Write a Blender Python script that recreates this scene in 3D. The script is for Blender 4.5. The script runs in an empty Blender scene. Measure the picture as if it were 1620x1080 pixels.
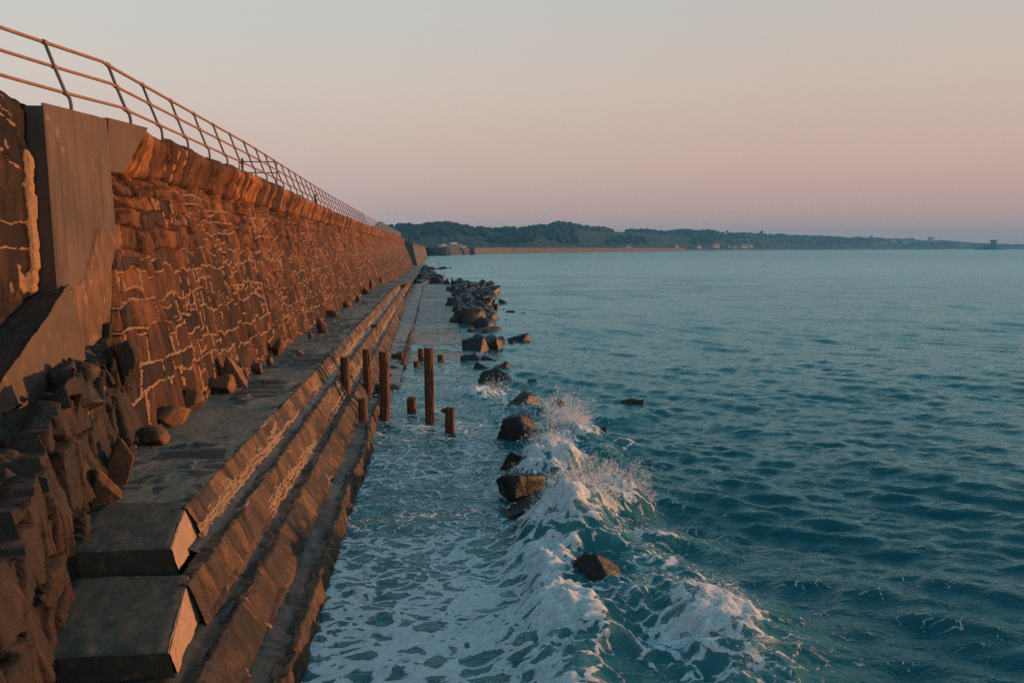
import bpy, bmesh, math, random
import numpy as np
from mathutils import Vector, Matrix
R = math.radians
# ------------------------------------------------------------------ camera
H = 4.75                       # eye height over the water
F = 1260.0; CX, CY = 810.0, 540.0    # focal length in photo pixels
PITCH = math.atan(147.5 / F); YAW = math.atan(126.0 / F * math.cos(PITCH))   # metres and radians
sc = bpy.context.scene
C = sc.collection
cam_d = bpy.data.cameras.new('camera'); cam = bpy.data.objects.new('camera', cam_d); C.objects.link(cam)
cam_d.sensor_width = 36.0; cam_d.lens = 36.0 * F / 1620.0
cam_d.clip_start = 0.05; cam_d.clip_end = 20000
cam.location = (0, 0, H)
fwd = Vector((math.sin(YAW) * math.cos(PITCH), math.cos(YAW) * math.cos(PITCH), -math.sin(PITCH)))
right = Vector((math.cos(YAW), -math.sin(YAW), 0)); up = right.cross(fwd)
cam.matrix_world = Matrix(((right.x, up.x, -fwd.x, 0), (right.y, up.y, -fwd.y, 0), (right.z, up.z, -fwd.z, H), (0, 0, 0, 1)))
sc.camera = cam
# ------------------------------------------------------------------ sun and sky
SUN_EL, SUN_AZ = R(5.0), R(16)          # azimuth measured from +X towards +Y
sv = Vector((math.cos(SUN_AZ) * math.cos(SUN_EL), math.sin(SUN_AZ) * math.cos(SUN_EL), math.sin(SUN_EL)))
ld = bpy.data.lights.new('sun', 'SUN'); ld.energy = 4.8; ld.angle = R(0.6); ld.color = (1.0, 0.43, 0.17)
lo = bpy.data.objects.new('sun', ld); C.objects.link(lo); lo.rotation_euler = (-sv).to_track_quat('-Z', 'Y').to_euler()
world = bpy.data.worlds.new('World'); sc.world = world; world.use_nodes = True
nt = world.node_tree; N = nt.nodes; L = nt.links
for n in list(N): N.remove(n)
out = N.new('ShaderNodeOutputWorld')
sky = N.new('ShaderNodeTexSky'); sky.sky_type = 'NISHITA'; sky.sun_disc = False
sky.sun_elevation = SUN_EL; sky.sun_rotation = math.pi / 2 - SUN_AZ; sky.dust_density = 1.5; sky.ozone_density = 2.0
bg1 = N.new('ShaderNodeBackground'); bg1.inputs[1].default_value = 0.05; L.new(sky.outputs[0], bg1.inputs[0])
tc = N.new('ShaderNodeTexCoord'); sp = N.new('ShaderNodeSeparateXYZ'); L.new(tc.outputs['Generated'], sp.inputs[0])
rp = N.new('ShaderNodeValToRGB'); L.new(sp.outputs[2], rp.inputs[0])
cr = rp.color_ramp
stops = [(0.0, (.355, .218, .205)), (.045, (.37, .24, .215)), (.11, (.40, .297, .252)), (.19, (.395, .343, .30)), (.29, (.335, .36, .352)),
         (.42, (.20, .30, .34)), (.65, (.11, .25, .33)), (1.0, (.075, .21, .30))]
cr.elements[0].position = 0.0; cr.elements[0].color = (*stops[0][1], 1)
cr.elements[1].position = 1.0; cr.elements[1].color = (*stops[-1][1], 1)
for p, c in stops[1:-1]:
    e = cr.elements.new(p); e.color = (*c, 1)
# warm glow round the low sun
dp = N.new('ShaderNodeVectorMath'); dp.operation = 'DOT_PRODUCT'; L.new(tc.outputs['Generated'], dp.inputs[0]); dp.inputs[1].default_value = sv
mr = N.new('ShaderNodeMapRange'); mr.interpolation_type = 'SMOOTHSTEP'; L.new(dp.outputs['Value'], mr.inputs[0])
mr.inputs[1].default_value = 0.86; mr.inputs[2].default_value = 1.0; mr.inputs[3].default_value = 0.0; mr.inputs[4].default_value = 1.0
mx = N.new('ShaderNodeMix'); mx.data_type = 'RGBA'; L.new(mr.outputs[0], mx.inputs[0]); L.new(rp.outputs[0], mx.inputs[6]); mx.inputs[7].default_value = (.8, .42, .22, 1)
# a slightly rosier sky to the right, cooler to the left
m2 = N.new('ShaderNodeMapRange'); L.new(dp.outputs['Value'], m2.inputs[0])
m2.inputs[1].default_value = -.45; m2.inputs[2].default_value = .65; m2.inputs[3].default_value = 0; m2.inputs[4].default_value = 1
mx2 = N.new('ShaderNodeMix'); mx2.data_type = 'RGBA'; L.new(m2.outputs[0], mx2.inputs[0]); mx2.inputs[6].default_value = (1.03, 1.07, 1.08, 1); mx2.inputs[7].default_value = (.93, .84, .80, 1)
mm = N.new('ShaderNodeMix'); mm.data_type = 'RGBA'; mm.blend_type = 'MULTIPLY'; mm.inputs[0].default_value = 1; L.new(mx.outputs[2], mm.inputs[6]); L.new(mx2.outputs[2], mm.inputs[7])
bg2 = N.new('ShaderNodeBackground'); bg2.inputs[1].default_value = 1.47; L.new(mm.outputs[2], bg2.inputs[0])
ms = N.new('ShaderNodeMixShader'); ms.inputs[0].default_value = .9; L.new(bg1.outputs[0], ms.inputs[1]); L.new(bg2.outputs[0], ms.inputs[2])
L.new(ms.outputs[0], out.inputs[0])
sc.view_settings.view_transform = 'Standard'; sc.view_settings.look = 'None'; sc.view_settings.exposure = .38; sc.view_settings.gamma = 1
sc.cycles.use_denoising = False; sc.cycles.sample_clamp_direct = 2.5; sc.cycles.sample_clamp_indirect = 2.0; sc.cycles.max_bounces = 6; sc.cycles.volume_bounces = 0
sc.cycles.caustics_reflective = False; sc.cycles.caustics_refractive = False

# ------------------------------------------------------------------ helpers
def ray(px, py):
    return fwd + right * ((px - CX) / F) + up * ((CY - py) / F)
def at(px, py, z=0.0):
    d = ray(px, py); t = (z - H) / d.z
    return Vector((d.x * t, d.y * t, z))
def atY(px, py, Y):
    d = ray(px, py); t = Y / d.y
    return Vector((d.x * t, Y, H + d.z * t))
def atX(px, py, X):
    d = ray(px, py); t = X / d.x
    return Vector((X, d.y * t, H + d.z * t))
def hsh(ix, iy, iz, s):
    h = (ix.astype(np.int64) * 374761393 + iy.astype(np.int64) * 668265263 + iz.astype(np.int64) * 2147483647 + s * 1274126177) & 0xffffffff
    h = ((h ^ (h >> 13)) * 1274126177) & 0xffffffff
    h = ((h ^ (h >> 16)) * 2246822519) & 0xffffffff
    return ((h ^ (h >> 15)) & 0xffffff) / float(0xffffff)
def vn(x, y, z=None, s=0):
    """value noise -1..1"""
    x = np.asarray(x, float); y = np.asarray(y, float); z = np.zeros_like(x) if z is None else np.asarray(z, float)
    ix, iy, iz = np.floor(x), np.floor(y), np.floor(z)
    fx, fy, fz = x - ix, y - iy, z - iz
    fx, fy, fz = [f * f * f * (f * (f * 6 - 15) + 10) for f in (fx, fy, fz)]
    ix, iy, iz = ix.astype(np.int64), iy.astype(np.int64), iz.astype(np.int64)
    flat = not np.any(fz)
    def lay(k):
        a = hsh(ix, iy, iz + k, s); b = hsh(ix + 1, iy, iz + k, s); c = hsh(ix, iy + 1, iz + k, s); d = hsh(ix + 1, iy + 1, iz + k, s)
        return (a + (b - a) * fx) * (1 - fy) + (c + (d - c) * fx) * fy
    r = lay(0)
    if not flat: r = r * (1 - fz) + lay(1) * fz
    return r * 2 - 1
def fbm(x, y, z=None, o=4, s=0, g=.5):
    r = 0; a = 1.0; f = 1.0; t = 0
    for k in range(o):
        r = r + a * vn(x * f + 17.3 * k, y * f - 9.1 * k, None if z is None else z * f + 3.7 * k, s + k * 31); t += a; a *= g; f *= 2.03
    return r / t
def ss(a, b, x):
    t = np.clip((x - a) / (b - a), 0, 1); return t * t * (3 - 2 * t)
def tag(o, label=None, cat=None, group=None, kind=None):
    if label: o['label'] = label
    if cat: o['category'] = cat
    if group: o['group'] = group
    if kind: o['kind'] = kind
    return o
def empty(name, loc=(0, 0, 0)):
    o = bpy.data.objects.new(name, None); o.location = loc; C.objects.link(o); o.empty_display_size = .2; return o
def link(name, me, mat, parent=None, smooth=True):
    o = bpy.data.objects.new(name, me); C.objects.link(o)
    if mat: me.materials.append(mat)
    if smooth and len(me.polygons): me.polygons.foreach_set('use_smooth', np.ones(len(me.polygons), bool))
    if parent:
        o.parent = parent; o.matrix_parent_inverse = Matrix.Translation(-Vector(parent.location)) if parent.type == 'EMPTY' else Matrix()
    return o
def mesh_np(name, V, Q, attrs=None):
    V = np.ascontiguousarray(V, np.float32).reshape(-1, 3); Q = np.ascontiguousarray(Q, np.int32); k = Q.shape[1]
    me = bpy.data.meshes.new(name)
    me.vertices.add(len(V)); me.vertices.foreach_set('co', V.ravel())
    me.loops.add(Q.size); me.loops.foreach_set('vertex_index', Q.ravel())
    me.polygons.add(len(Q)); me.polygons.foreach_set('loop_start', np.arange(0, Q.size, k, dtype=np.int32))
    me.polygons.foreach_set('loop_total', np.full(len(Q), k, np.int32))
    me.update(calc_edges=True)
    for n, a in (attrs or {}).items():
        at_ = me.attributes.new(n, 'FLOAT', 'POINT'); at_.data.foreach_set('value', np.ascontiguousarray(a, np.float32).ravel())
    return me
def grid_quads(nv, nu, flip=False):
    i = np.arange(nv * nu).reshape(nv, nu)
    q = np.stack([i[:-1, :-1], i[:-1, 1:], i[1:, 1:], i[1:, :-1]], -1).reshape(-1, 4)
    return q[:, ::-1] if flip else q
def grid_obj(name, P, mat, attrs=None, parent=None, flip=False, smooth=True):
    nv, nu = P.shape[:2]
    return link(name, mesh_np(name, P, grid_quads(nv, nu, flip), attrs), mat, parent, smooth)
class MB:
    def __init__(s): s.v = []; s.f = []
    def add(s, vs, fs):
        b = len(s.v); s.v += [tuple(v) for v in vs]; s.f += [tuple(i + b for i in f) for f in fs]
    def box(s, c, d, rz=0):
        c = Vector(c); x, y, z = [k / 2 for k in d]; m = Matrix.Rotation(rz, 3, 'Z')
        s.hexa([c + m @ Vector(p) for p in ((-x, -y, -z), (x, -y, -z), (x, y, -z), (-x, y, -z), (-x, -y, z), (x, -y, z), (x, y, z), (-x, y, z))])
    def hexa(s, p): s.add(p, [(3, 2, 1, 0), (4, 5, 6, 7), (0, 1, 5, 4), (1, 2, 6, 5), (2, 3, 7, 6), (3, 0, 4, 7)])
    def tube(s, pts, r, n=8, cap=True):
        pts = [Vector(p) for p in pts]; rr = r if isinstance(r, (list, tuple)) else [r] * len(pts); b = len(s.v)
        for i, p in enumerate(pts):
            t = (pts[min(i + 1, len(pts) - 1)] - pts[max(i - 1, 0)]).normalized()
            a = t.orthogonal().normalized() if abs(t.z) > .9 else t.cross(Vector((0, 0, 1))).normalized(); bb = t.cross(a)
            for k in range(n):
                q = 2 * math.pi * k / n; s.v.append(tuple(p + (a * math.cos(q) + bb * math.sin(q)) * rr[i]))
        for i in range(len(pts) - 1):
            for k in range(n):
                a0 = b + i * n + k; a1 = b + i * n + (k + 1) % n; s.f.append((a0, a1, a1 + n, a0 + n))
        if cap:
            s.f.append(tuple(b + k for k in range(n))[::-1]); s.f.append(tuple(b + (len(pts) - 1) * n + k for k in range(n)))
    def build(s, name, mat, parent=None, smooth=False):
        me = bpy.data.meshes.new(name); me.from_pydata([tuple(v) for v in s.v], [], s.f)
        bm = bmesh.new(); bm.from_mesh(me); bmesh.ops.recalc_face_normals(bm, faces=bm.faces); bm.to_mesh(me); bm.free()
        return link(name, me, mat, parent, smooth)

# ------------------------------------------------------------------ material kit
class Mat:
    def __init__(s, name):
        s.m = bpy.data.materials.new(name); s.m.use_nodes = True; s.n = s.m.node_tree.nodes; s.l = s.m.node_tree.links
        s.b = s.n['Principled BSDF']; s.out = s.n['Material Output']
        s.tc = s.n.new('ShaderNodeTexCoord'); s.obj = s.tc.outputs['Object']
    def set(s, **k):
        for a, v in k.items():
            i = s.b.inputs[a.replace('_', ' ')]
            if hasattr(v, 'is_output') or isinstance(v, bpy.types.NodeSocket): s.l.new(v, i)
            else: i.default_value = (*v, 1) if isinstance(v, tuple) and len(v) == 3 else v
        return s
    def attr(s, n):
        a = s.n.new('ShaderNodeAttribute'); a.attribute_name = n; return a.outputs['Fac']
    def mapping(s, scale, vec=None):
        m = s.n.new('ShaderNodeMapping'); m.inputs['Scale'].default_value = scale; s.l.new(vec or s.obj, m.inputs[0]); return m.outputs[0]
    def noise(s, scale, det=4, rough=.55, vec=None, dist=0, out='Fac'):
        n = s.n.new('ShaderNodeTexNoise'); n.inputs['Scale'].default_value = scale; n.inputs['Detail'].default_value = det
        n.inputs['Roughness'].default_value = rough; n.inputs['Distortion'].default_value = dist; s.l.new(vec or s.obj, n.inputs['Vector']); return n.outputs[out]
    def voro(s, scale, vec=None, feat='DISTANCE_TO_EDGE', out='Distance'):
        n = s.n.new('ShaderNodeTexVoronoi'); n.feature = feat; n.inputs['Scale'].default_value = scale; s.l.new(vec or s.obj, n.inputs['Vector']); return n.outputs[out]
    def math(s, op, a, b=0.0, clamp=False):
        n = s.n.new('ShaderNodeMath'); n.operation = op; n.use_clamp = clamp
        for i, v in enumerate((a, b)):
            if isinstance(v, (int, float)): n.inputs[i].default_value = v
            else: s.l.new(v, n.inputs[i])
        return n.outputs[0]
    def rng(s, v, a, b, c=0.0, d=1.0, sm=False):
        n = s.n.new('ShaderNodeMapRange'); n.interpolation_type = 'SMOOTHSTEP' if sm else 'LINEAR'
        s.l.new(v, n.inputs[0])
        for i, x in enumerate((a, b, c, d)):
            if isinstance(x, (int, float)): n.inputs[i + 1].default_value = x
            else: s.l.new(x, n.inputs[i + 1])
        return n.outputs[0]
    def mix(s, f, a, b, mode='MIX'):
        n = s.n.new('ShaderNodeMix'); n.data_type = 'RGBA'; n.blend_type = mode
        for i, v in ((0, f), (6, a), (7, b)):
            if isinstance(v, (int, float)): n.inputs[i].default_value = v
            elif isinstance(v, tuple): n.inputs[i].default_value = (*v, 1)
            else: s.l.new(v, n.inputs[i])
        return n.outputs[2]
    def ramp(s, v, *st):
        n = s.n.new('ShaderNodeValToRGB'); s.l.new(v, n.inputs[0]); e = n.color_ramp.elements
        e[0].position = st[0][0]; e[0].color = (*st[0][1], 1); e[1].position = st[-1][0]; e[1].color = (*st[-1][1], 1)
        for p, c in st[1:-1]: x = e.new(p); x.color = (*c, 1)
        return n.outputs[0]
    def bump(s, h, strength=.5, dist=.02, nrm=None):
        n = s.n.new('ShaderNodeBump'); n.inputs['Strength'].default_value = strength; n.inputs['Distance'].default_value = dist; s.l.new(h, n.inputs['Height'])
        if nrm: s.l.new(nrm, n.inputs['Normal'])
        return n.outputs[0]

# wall masonry: every stone carries its own tone, pale mortar stands in the joints
def masonry(name, cols, mortar, rough=.85, streak=(1, 1, .25), wet=0.0, damp=None):
    m = Mat(name); sid = m.attr('sid'); mo = m.attr('mortar')
    st = m.noise(6, 6, .65, m.mapping(streak)); fine = m.noise(38, 5, .7); big = m.noise(.7, 3, .5)
    c = m.ramp(sid, *[(i / (len(cols) - 1), k) for i, k in enumerate(cols)]); c.node.color_ramp.interpolation = 'CONSTANT'
    def g(v): return m.mix(0.0, v, v) if False else v
    c = m.mix(1.0, c, m.mix(m.rng(st, .36, .66), (1.25, 1.2, 1.15), (.38, .36, .36)), 'MULTIPLY')
    c = m.mix(1.0, c, m.mix(m.rng(fine, .32, .72), (.62, .60, .6), (1.45, 1.45, 1.4)), 'MULTIPLY')
    c = m.mix(m.rng(m.noise(2.3, 5, .6), .60, .76, 0, .45), c, (.26, .11, .04))
    c = m.mix(1.0, c, m.mix(m.rng(big, .4, .65), (1.1, 1.1, 1.1), (.6, .62, .66)), 'MULTIPLY')
    if damp:
        sx = m.n.new('ShaderNodeSeparateXYZ'); m.l.new(m.obj, sx.inputs[0])
        dm = m.rng(m.math('ADD', sx.outputs[2], m.math('MULTIPLY', m.math('SUBTRACT', m.noise(.5, 4, .6), .5), 3.0)), damp[0], damp[1], .72, 0, sm=True)
        c = m.mix(dm, c, (.34, .36, .40), 'MULTIPLY')
    c = m.mix(m.rng(mo, -.1, -.6, 0, .9), c, (.014, .010, .008))  # crevice shade painted near black into joints without mortar
    mc = m.mix(m.rng(fine, .3, .7), mortar, tuple(k * .45 for k in mortar))
    c = m.mix(m.rng(m.math('ADD', mo, m.math('MULTIPLY', m.math('SUBTRACT', fine, .5), .9)), .42, .6, sm=True), c, mc)
    m.set(Base_Color=c, Roughness=rough, Normal=m.bump(m.math('ADD', m.math('MULTIPLY', fine, .5), st), .9, .03))
    m.b.inputs['Specular IOR Level'].default_value = .3 + wet
    return m.m
STONE = [tuple(k * f for k, f in zip(c, (.80, .76, .80))) for c in [(.07, .032, .017), (.20, .085, .036), (.11, .045, .022), (.27, .115, .045), (.06, .032, .022), (.17, .066, .028), (.13, .062, .033), (.23, .10, .042), (.09, .042, .026)]]
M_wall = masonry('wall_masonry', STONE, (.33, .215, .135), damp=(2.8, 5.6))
M_cop = masonry('coping_stone', [(.11, .042, .015), (.25, .10, .032), (.07, .030, .014), (.28, .12, .042), (.16, .062, .022)], (.42, .27, .16), streak=(1, 1, .6))
M_riser = masonry('riser_stone', [(.04, .027, .019), (.12, .070, .036), (.065, .038, .024), (.16, .085, .038), (.035, .026, .02)], (.31, .215, .13), .75, streak=(1, 1, .7), wet=.1, damp=(-.3, 1.5))
M_foot = masonry('footing_stone', [(.030, .015, .011), (.046, .022, .015), (.022, .014, .011), (.036, .02, .014)], (.30, .21, .14), .7, wet=.1, damp=(3.0, 5.0))
def paving(name, stone, mort, rough, wetlo):
    m = Mat(name); sid = m.attr('sid'); mo = m.attr('mortar'); fine = m.noise(30, 5, .7); mid = m.noise(3.2, 5, .6)
    c = m.ramp(sid, (0, stone), (.5, tuple(k * 1.7 for k in stone)), (1, tuple(k * .7 for k in stone)))
    c = m.mix(m.rng(mid, .4, .7, 0, .6), c, tuple(k * .5 for k in stone))
    mc = m.mix(m.rng(fine, .3, .7), mort, tuple(k * .6 for k in mort))
    f = m.rng(m.math('ADD', mo, m.math('MULTIPLY', m.math('SUBTRACT', mid, .5), .8)), .4, .6, sm=True)
    c = m.mix(f, c, mc)
    m.set(Base_Color=c, Roughness=m.rng(m.noise(1.4, 4, .6), .4, .62, wetlo, rough), Normal=m.bump(m.math('ADD', m.math('MULTIPLY', fine, .5), mid), .7, .03))
    return m.m
M_pave = paving('terrace_paving', (.022, .022, .020), (.155, .142, .108), .85, .55)
M_tread = paving('tread_paving', (.018, .017, .015), (.04, .036, .029), .7, .35)
M_slab = paving('apron_paving', (.19, .17, .15), (.32, .28, .245), .80, .5)
def plain(name, c1, c2, rough=.8, scale=3.0, streak=(1, 1, 1), bump=.5, dist=.02, spec=.4, c3=None):
    m = Mat(name); v = m.mapping(streak); n1 = m.noise(scale, 6, .62, v); n2 = m.noise(scale * 14, 4, .7)
    c = m.mix(m.rng(n1, .32, .68), c1, c2)
    if c3: c = m.mix(m.rng(m.noise(scale * 2.6, 5, .65, v), .56, .68, 0, .9), c, c3)
    c = m.mix(m.rng(n2, .35, .8, 0, .4), c, tuple(k * .45 for k in c1))
    m.set(Base_Color=c, Roughness=rough, Normal=m.bump(m.math('ADD', n1, m.math('MULTIPLY', n2, .35)), bump, dist)); m.b.inputs['Specular IOR Level'].default_value = spec
    return m.m
M_conc = plain('grey_concrete', (.125, .085, .06), (.085, .062, .047), .9, 1.6, (1, 1, .5), .4)
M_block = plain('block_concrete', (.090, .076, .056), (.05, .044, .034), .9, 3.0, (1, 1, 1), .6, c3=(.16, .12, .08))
M_render = plain('stained_render', (.135, .08, .045), (.07, .042, .027), .85, 2.2, (1, 1, .3), .8, .03, c3=(.30, .20, .12))
M_ramp = plain('ramp_concrete', (.11, .072, .045), (.06, .042, .03), .85, 2.2, (1, 1, .6), .8, .03, c3=(.17, .10, .06))
M_boulder = plain('brown_boulder', (.22, .105, .05), (.10, .05, .027), .85, 3.0, (1, 1, 1), .9, .03, c3=(.26, .15, .08))
M_searock = plain('wet_dark_rock', (.010, .0095, .010), (.014, .012, .011), .40, 2.2, (1, 1, 1), 1.0, .05, .35, c3=(.026, .016, .011))
M_rubble = plain('dark_rubble', (.03, .024, .02), (.06, .04, .028), .7, 3.5, (1, 1, 1), 1.0, .05, c3=(.12, .08, .05))
M_wood = plain('weathered_timber', (.21, .075, .03), (.05, .021, .013), .75, 2.6, (3, 3, .22), 1.0, .03, c3=(.02, .011, .008))
M_rust = plain('rusty_rail', (.33, .17, .095), (.20, .105, .065), .7, 9.0, (1, 1, 1), .4, .004, c3=(.13, .10, .09))
M_post = plain('faded_blue_post', (.10, .12, .13), (.20, .11, .07), .65, 3.0, (1, 1, .6), .4, .004, c3=(.24, .12, .06))
M_pale = plain('pale_rail', (.42, .33, .27), (.30, .22, .18), .6, 6.0, (1, 1, 1), .2, .004)
M_dark = plain('dark_fabric', (.03, .03, .03), (.02, .02, .02), .9, 9.0)
M_farwall = plain('far_sea_wall', (.115, .11, .108), (.085, .08, .078), .9, .12, (1, 1, .6), .3)
M_farwall2 = plain('far_grey_wall', (.075, .07, .068), (.05, .047, .046), .9, .12, (1, 1, .6), .3)
M_white = plain('white_render', (.50, .47, .43), (.42, .39, .36), .8, .2)
M_roof = plain('slate_roof', (.10, .085, .08), (.07, .06, .058), .8, .4)
M_redroof = plain('tile_roof', (.26, .12, .08), (.2, .09, .06), .8, .4)
M_glass = plain('window_pane', (.03, .04, .05), (.02, .03, .04), .15, 1.0)

# ------------------------------------------------------------------ stone layout on a surface (u along, v up), metres
def stones(u, v, hts, w, seed, slant=0.0, warp=1.0, split=.25, v0=0.0):
    rs = np.random.RandomState(seed)
    u1 = u + warp * (.05 * vn(u * 2.1, v * 2.1, s=seed) + .012 * vn(u * 7, v * 5, s=seed + 1))
    v1 = v + warp * (.07 * vn(u * 1.1, v * .6, s=seed + 2) + .035 * vn(u * 3.3, v * 1.2, s=seed + 3) + .008 * vn(u * 11, v * 8, s=seed + 4))
    b = v0 + np.concatenate([[-5.0], np.cumsum(hts)]) if False else np.concatenate([[v0 - 5.0, v0], v0 + np.cumsum(hts)])
    b = np.append(b, b[-1] + 50)
    Bs = []
    for kk in range(len(b)):
        gap = min(b[kk] - b[max(kk - 1, 0)], b[min(kk + 1, len(b) - 1)] - b[kk]) if 0 < kk < len(b) - 1 else 0
        ce = u.min() - 2 + np.cumsum(w * np.exp(rs.normal(0, .45, int((u.max() - u.min() + 4) / w * 1.5) + 9)))
        hv = rs.rand(len(ce) + 1) - .5; ii = np.clip(np.searchsorted(ce, u1), 1, len(ce) - 1)
        tt_ = ss(0, .22, (u1 - ce[ii - 1]) / np.maximum(ce[ii] - ce[ii - 1], .05))
        Bs.append(b[kk] + min(gap, .6) * .42 * warp * (hv[ii - 1] * (1 - tt_) + hv[ii] * tt_))
    k = np.zeros(u.shape, int)
    for kk in range(1, len(b)): k += (v1 >= Bs[kk])
    k = np.clip(k, 0, len(b) - 2)
    Ba = np.stack(Bs); lo_b = np.take_along_axis(Ba, k[None], 0)[0]; hi_b = np.take_along_axis(Ba, k[None] + 1, 0)[0]
    dh = np.maximum(np.minimum(v1 - lo_b, hi_b - v1), 0)
    du = np.full(u.shape, 1.0); sid = np.zeros(u.shape); lu = np.zeros(u.shape); lv = np.clip((v1 - lo_b) / np.maximum(hi_b - lo_b, .05), 0, 1)
    umin, umax = u.min() - 3, u.max() + 3
    for c in np.unique(k):
        m = k == c
        n = int((umax - umin) / w * 1.6) + 8
        ws = w * np.exp(rs.normal(0, .38, n)); j = umin + np.cumsum(ws)
        um = u1[m] + slant * (v1[m] - b[c]) + .07 * warp * vn(u1[m] * 1.5, np.full(m.sum(), c * 3.3), s=seed + 9) * (lv[m] - .5) * 2
        i = np.clip(np.searchsorted(j, um), 1, len(j) - 1)
        lo_, hi = j[i - 1], j[i]
        d = np.minimum(um - lo_, hi - um)
        hid = rs.rand(len(j)); sp_ = rs.rand(len(j)) < split; fr = .3 + .4 * rs.rand(len(j))
        h_ = b[c + 1] - b[c]; sy = np.abs(v1[m] - b[c] - fr[i] * h_ - .1 * (um - lo_))
        dd = dh[m].copy(); s_ = sp_[i]; dd[s_] = np.minimum(dd[s_], sy[s_]); dh[m] = dd
        sid[m] = np.where(s_ & (v1[m] - b[c] > fr[i] * h_), (hid[i] * 7.31) % 1, hid[i])
        du[m] = d; lu[m] = (um - lo_) / np.maximum(hi - lo_, .02)
    return du, dh, sid, lu, lv
def relief(u, v, st, seed, depth=.06, face=.05, mort=.5, jw=.03, vert=.35):
    """outward offset and mortar mask of rough coursed stones"""
    du, dh, sid, lu, lv = st
    d = np.minimum(du, dh)
    body = ss(0, jw * 1.6, d)
    tilt = ((sid * 13.7) % 1 - .5) * (lu - .5) * .9 + ((sid * 5.3) % 1 - .5) * (lv - .5) * .8
    rough = fbm(u * 9, v * 4, o=4, s=seed + 20)
    ridg = 1 - np.abs(fbm(u * 6 + .6 * v, v * 1.7, o=3, s=seed + 25))
    off = body * (depth * (.35 + .9 * ((sid * 3.1) % 1)) + face * tilt * 2 + face * .22 * rough + face * .30 * (ridg - .7))
    off += .006 * fbm(u * 30, v * 24, o=2, s=seed + 30)
    q = fbm(u * .55, v * .8, o=3, s=seed + 40) * .5 + .5
    mh = ss(jw * 1.15, jw * .35, dh + .012 * fbm(u * 14, v * 14, o=2, s=seed + 41)) * ss(mort + .18, mort - .1, 1 - q + .0 * q)
    mv = ss(jw * .9, jw * .25, du + .010 * fbm(u * 13, v * 13, o=2, s=seed + 42)) * ss(vert + .18, vert - .08, 1 - (fbm(u * .9, v * 1.1, o=3, s=seed + 43) * .5 + .5))
    mo = np.maximum(mh, mv)
    joint_shade = ss(jw * .9, jw * .2, np.minimum(dh, du + .004) + .008 * fbm(u * 12, v * 12, o=2, s=seed + 47)) * (1 - mo)  # mask for the shade painted into open joints
    off = off * (1 - mo) + mo * (depth * .95 + .014 * fbm(u * 18, v * 18, o=2, s=seed + 44))
    return off, mo - joint_shade * .8
def growth(a, b, d0, p, ref):
    o = [a]
    while o[-1] < b: o.append(o[-1] + d0 * max(1.0, (o[-1] / ref) ** p))
    return np.array(o)

# ================================================================== THE SEA WALL
TERR = 1.65
def wallx(z): return -4.80 - .185 * (z - TERR)
def wg(Y, z): return np.interp(Y, [0, 26, 48, 93, 200], [.0, .0, -.5, -.9, -1.1]) * (np.asarray(z) - TERR) / 5.2
W_Y0, W_Y1 = 14.1, 186.0
WTOP = 6.87
wall = tag(empty('sea_wall', (-5.2, W_Y0, 0)), 'long rough brown stone sea wall with pale mortar running away from the viewer', 'sea wall')
us = growth(W_Y0, W_Y1, .022, 1.55, 13.0); vs = np.arange(0.6, 6.30, .021)
U, Vv = np.meshgrid(us, vs)
st = stones(U, Vv, np.array([.62, .5, .66, .44, .58, .40, .52, .38, .42, .30, .26, .24, .22]), .40, 5, slant=.05, v0=.6)
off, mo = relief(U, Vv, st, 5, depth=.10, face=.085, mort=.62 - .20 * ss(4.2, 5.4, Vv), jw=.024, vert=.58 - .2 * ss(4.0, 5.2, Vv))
fade = np.clip(1.4 - U / 150, .35, 1)
upz = ss(4.2, 5.6, Vv)                       # the upper courses are more broken
off = off * (1 + .5 * upz) + upz * .05 * fbm(U * 2.2, Vv * 3.1, o=4, s=77) + .05 * fbm(U * .35, Vv * .4, o=2, s=78)
X = wallx(Vv) + off * fade + wg(U, Vv)
Us = U - 1.2 * np.clip((5.0 - Vv) / 3.0, 0, 1.4) * ss(3, 0, U - W_Y0)
P = np.stack([X, Us, Vv], -1); P = np.concatenate([P[:, :1] - np.array([.7, 0, 0]), P], 1); st = (0, 0, np.concatenate([st[2][:, :1], st[2]], 1)); mo = np.concatenate([mo[:, :1], mo], 1)
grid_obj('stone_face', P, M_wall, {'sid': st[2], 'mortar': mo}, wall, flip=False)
# coping flaring out over the face
prof = [(wallx(6.1) - .35, 6.08), (wallx(6.12) + .02, 6.10), (wallx(6.12) + .14, 6.13), (-5.45, 6.35), (-5.31, 6.60), (-5.24, 6.76), (-5.30, WTOP), (-5.6, WTOP + .02), (-6.1, WTOP + .02), (-6.6, WTOP)]
pp = np.array(prof); seg = np.concatenate([[0], np.cumsum(np.linalg.norm(np.diff(pp, axis=0), axis=1))])
vs2 = np.linspace(0, seg[-1], 86); us2 = growth(W_Y0 + .12, W_Y1, .028, 1.5, 13)
cx_ = np.interp(vs2, seg, pp[:, 0]); cz_ = np.interp(vs2, seg, pp[:, 1])
k = np.ones(7) / 7; cxs = np.convolve(np.pad(cx_, 3, 'edge'), k, 'valid'); czs = np.convolve(np.pad(cz_, 3, 'edge'), k, 'valid')
tx, tz = np.gradient(cxs), np.gradient(czs); ln = np.hypot(tx, tz); nx, nz = tz / ln, -tx / ln
U, V2 = np.meshgrid(us2, vs2)
st = stones(U, V2, np.array([.36, 1.25, 3]), .46, 11, slant=.12, warp=.6, split=0, v0=-.1)
st2 = (st[0], st[1] + 1, st[2], st[3], st[4])
off, mo = relief(U, V2, st2, 11, depth=.12, face=.10, mort=.2, jw=.034, vert=.30)
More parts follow.
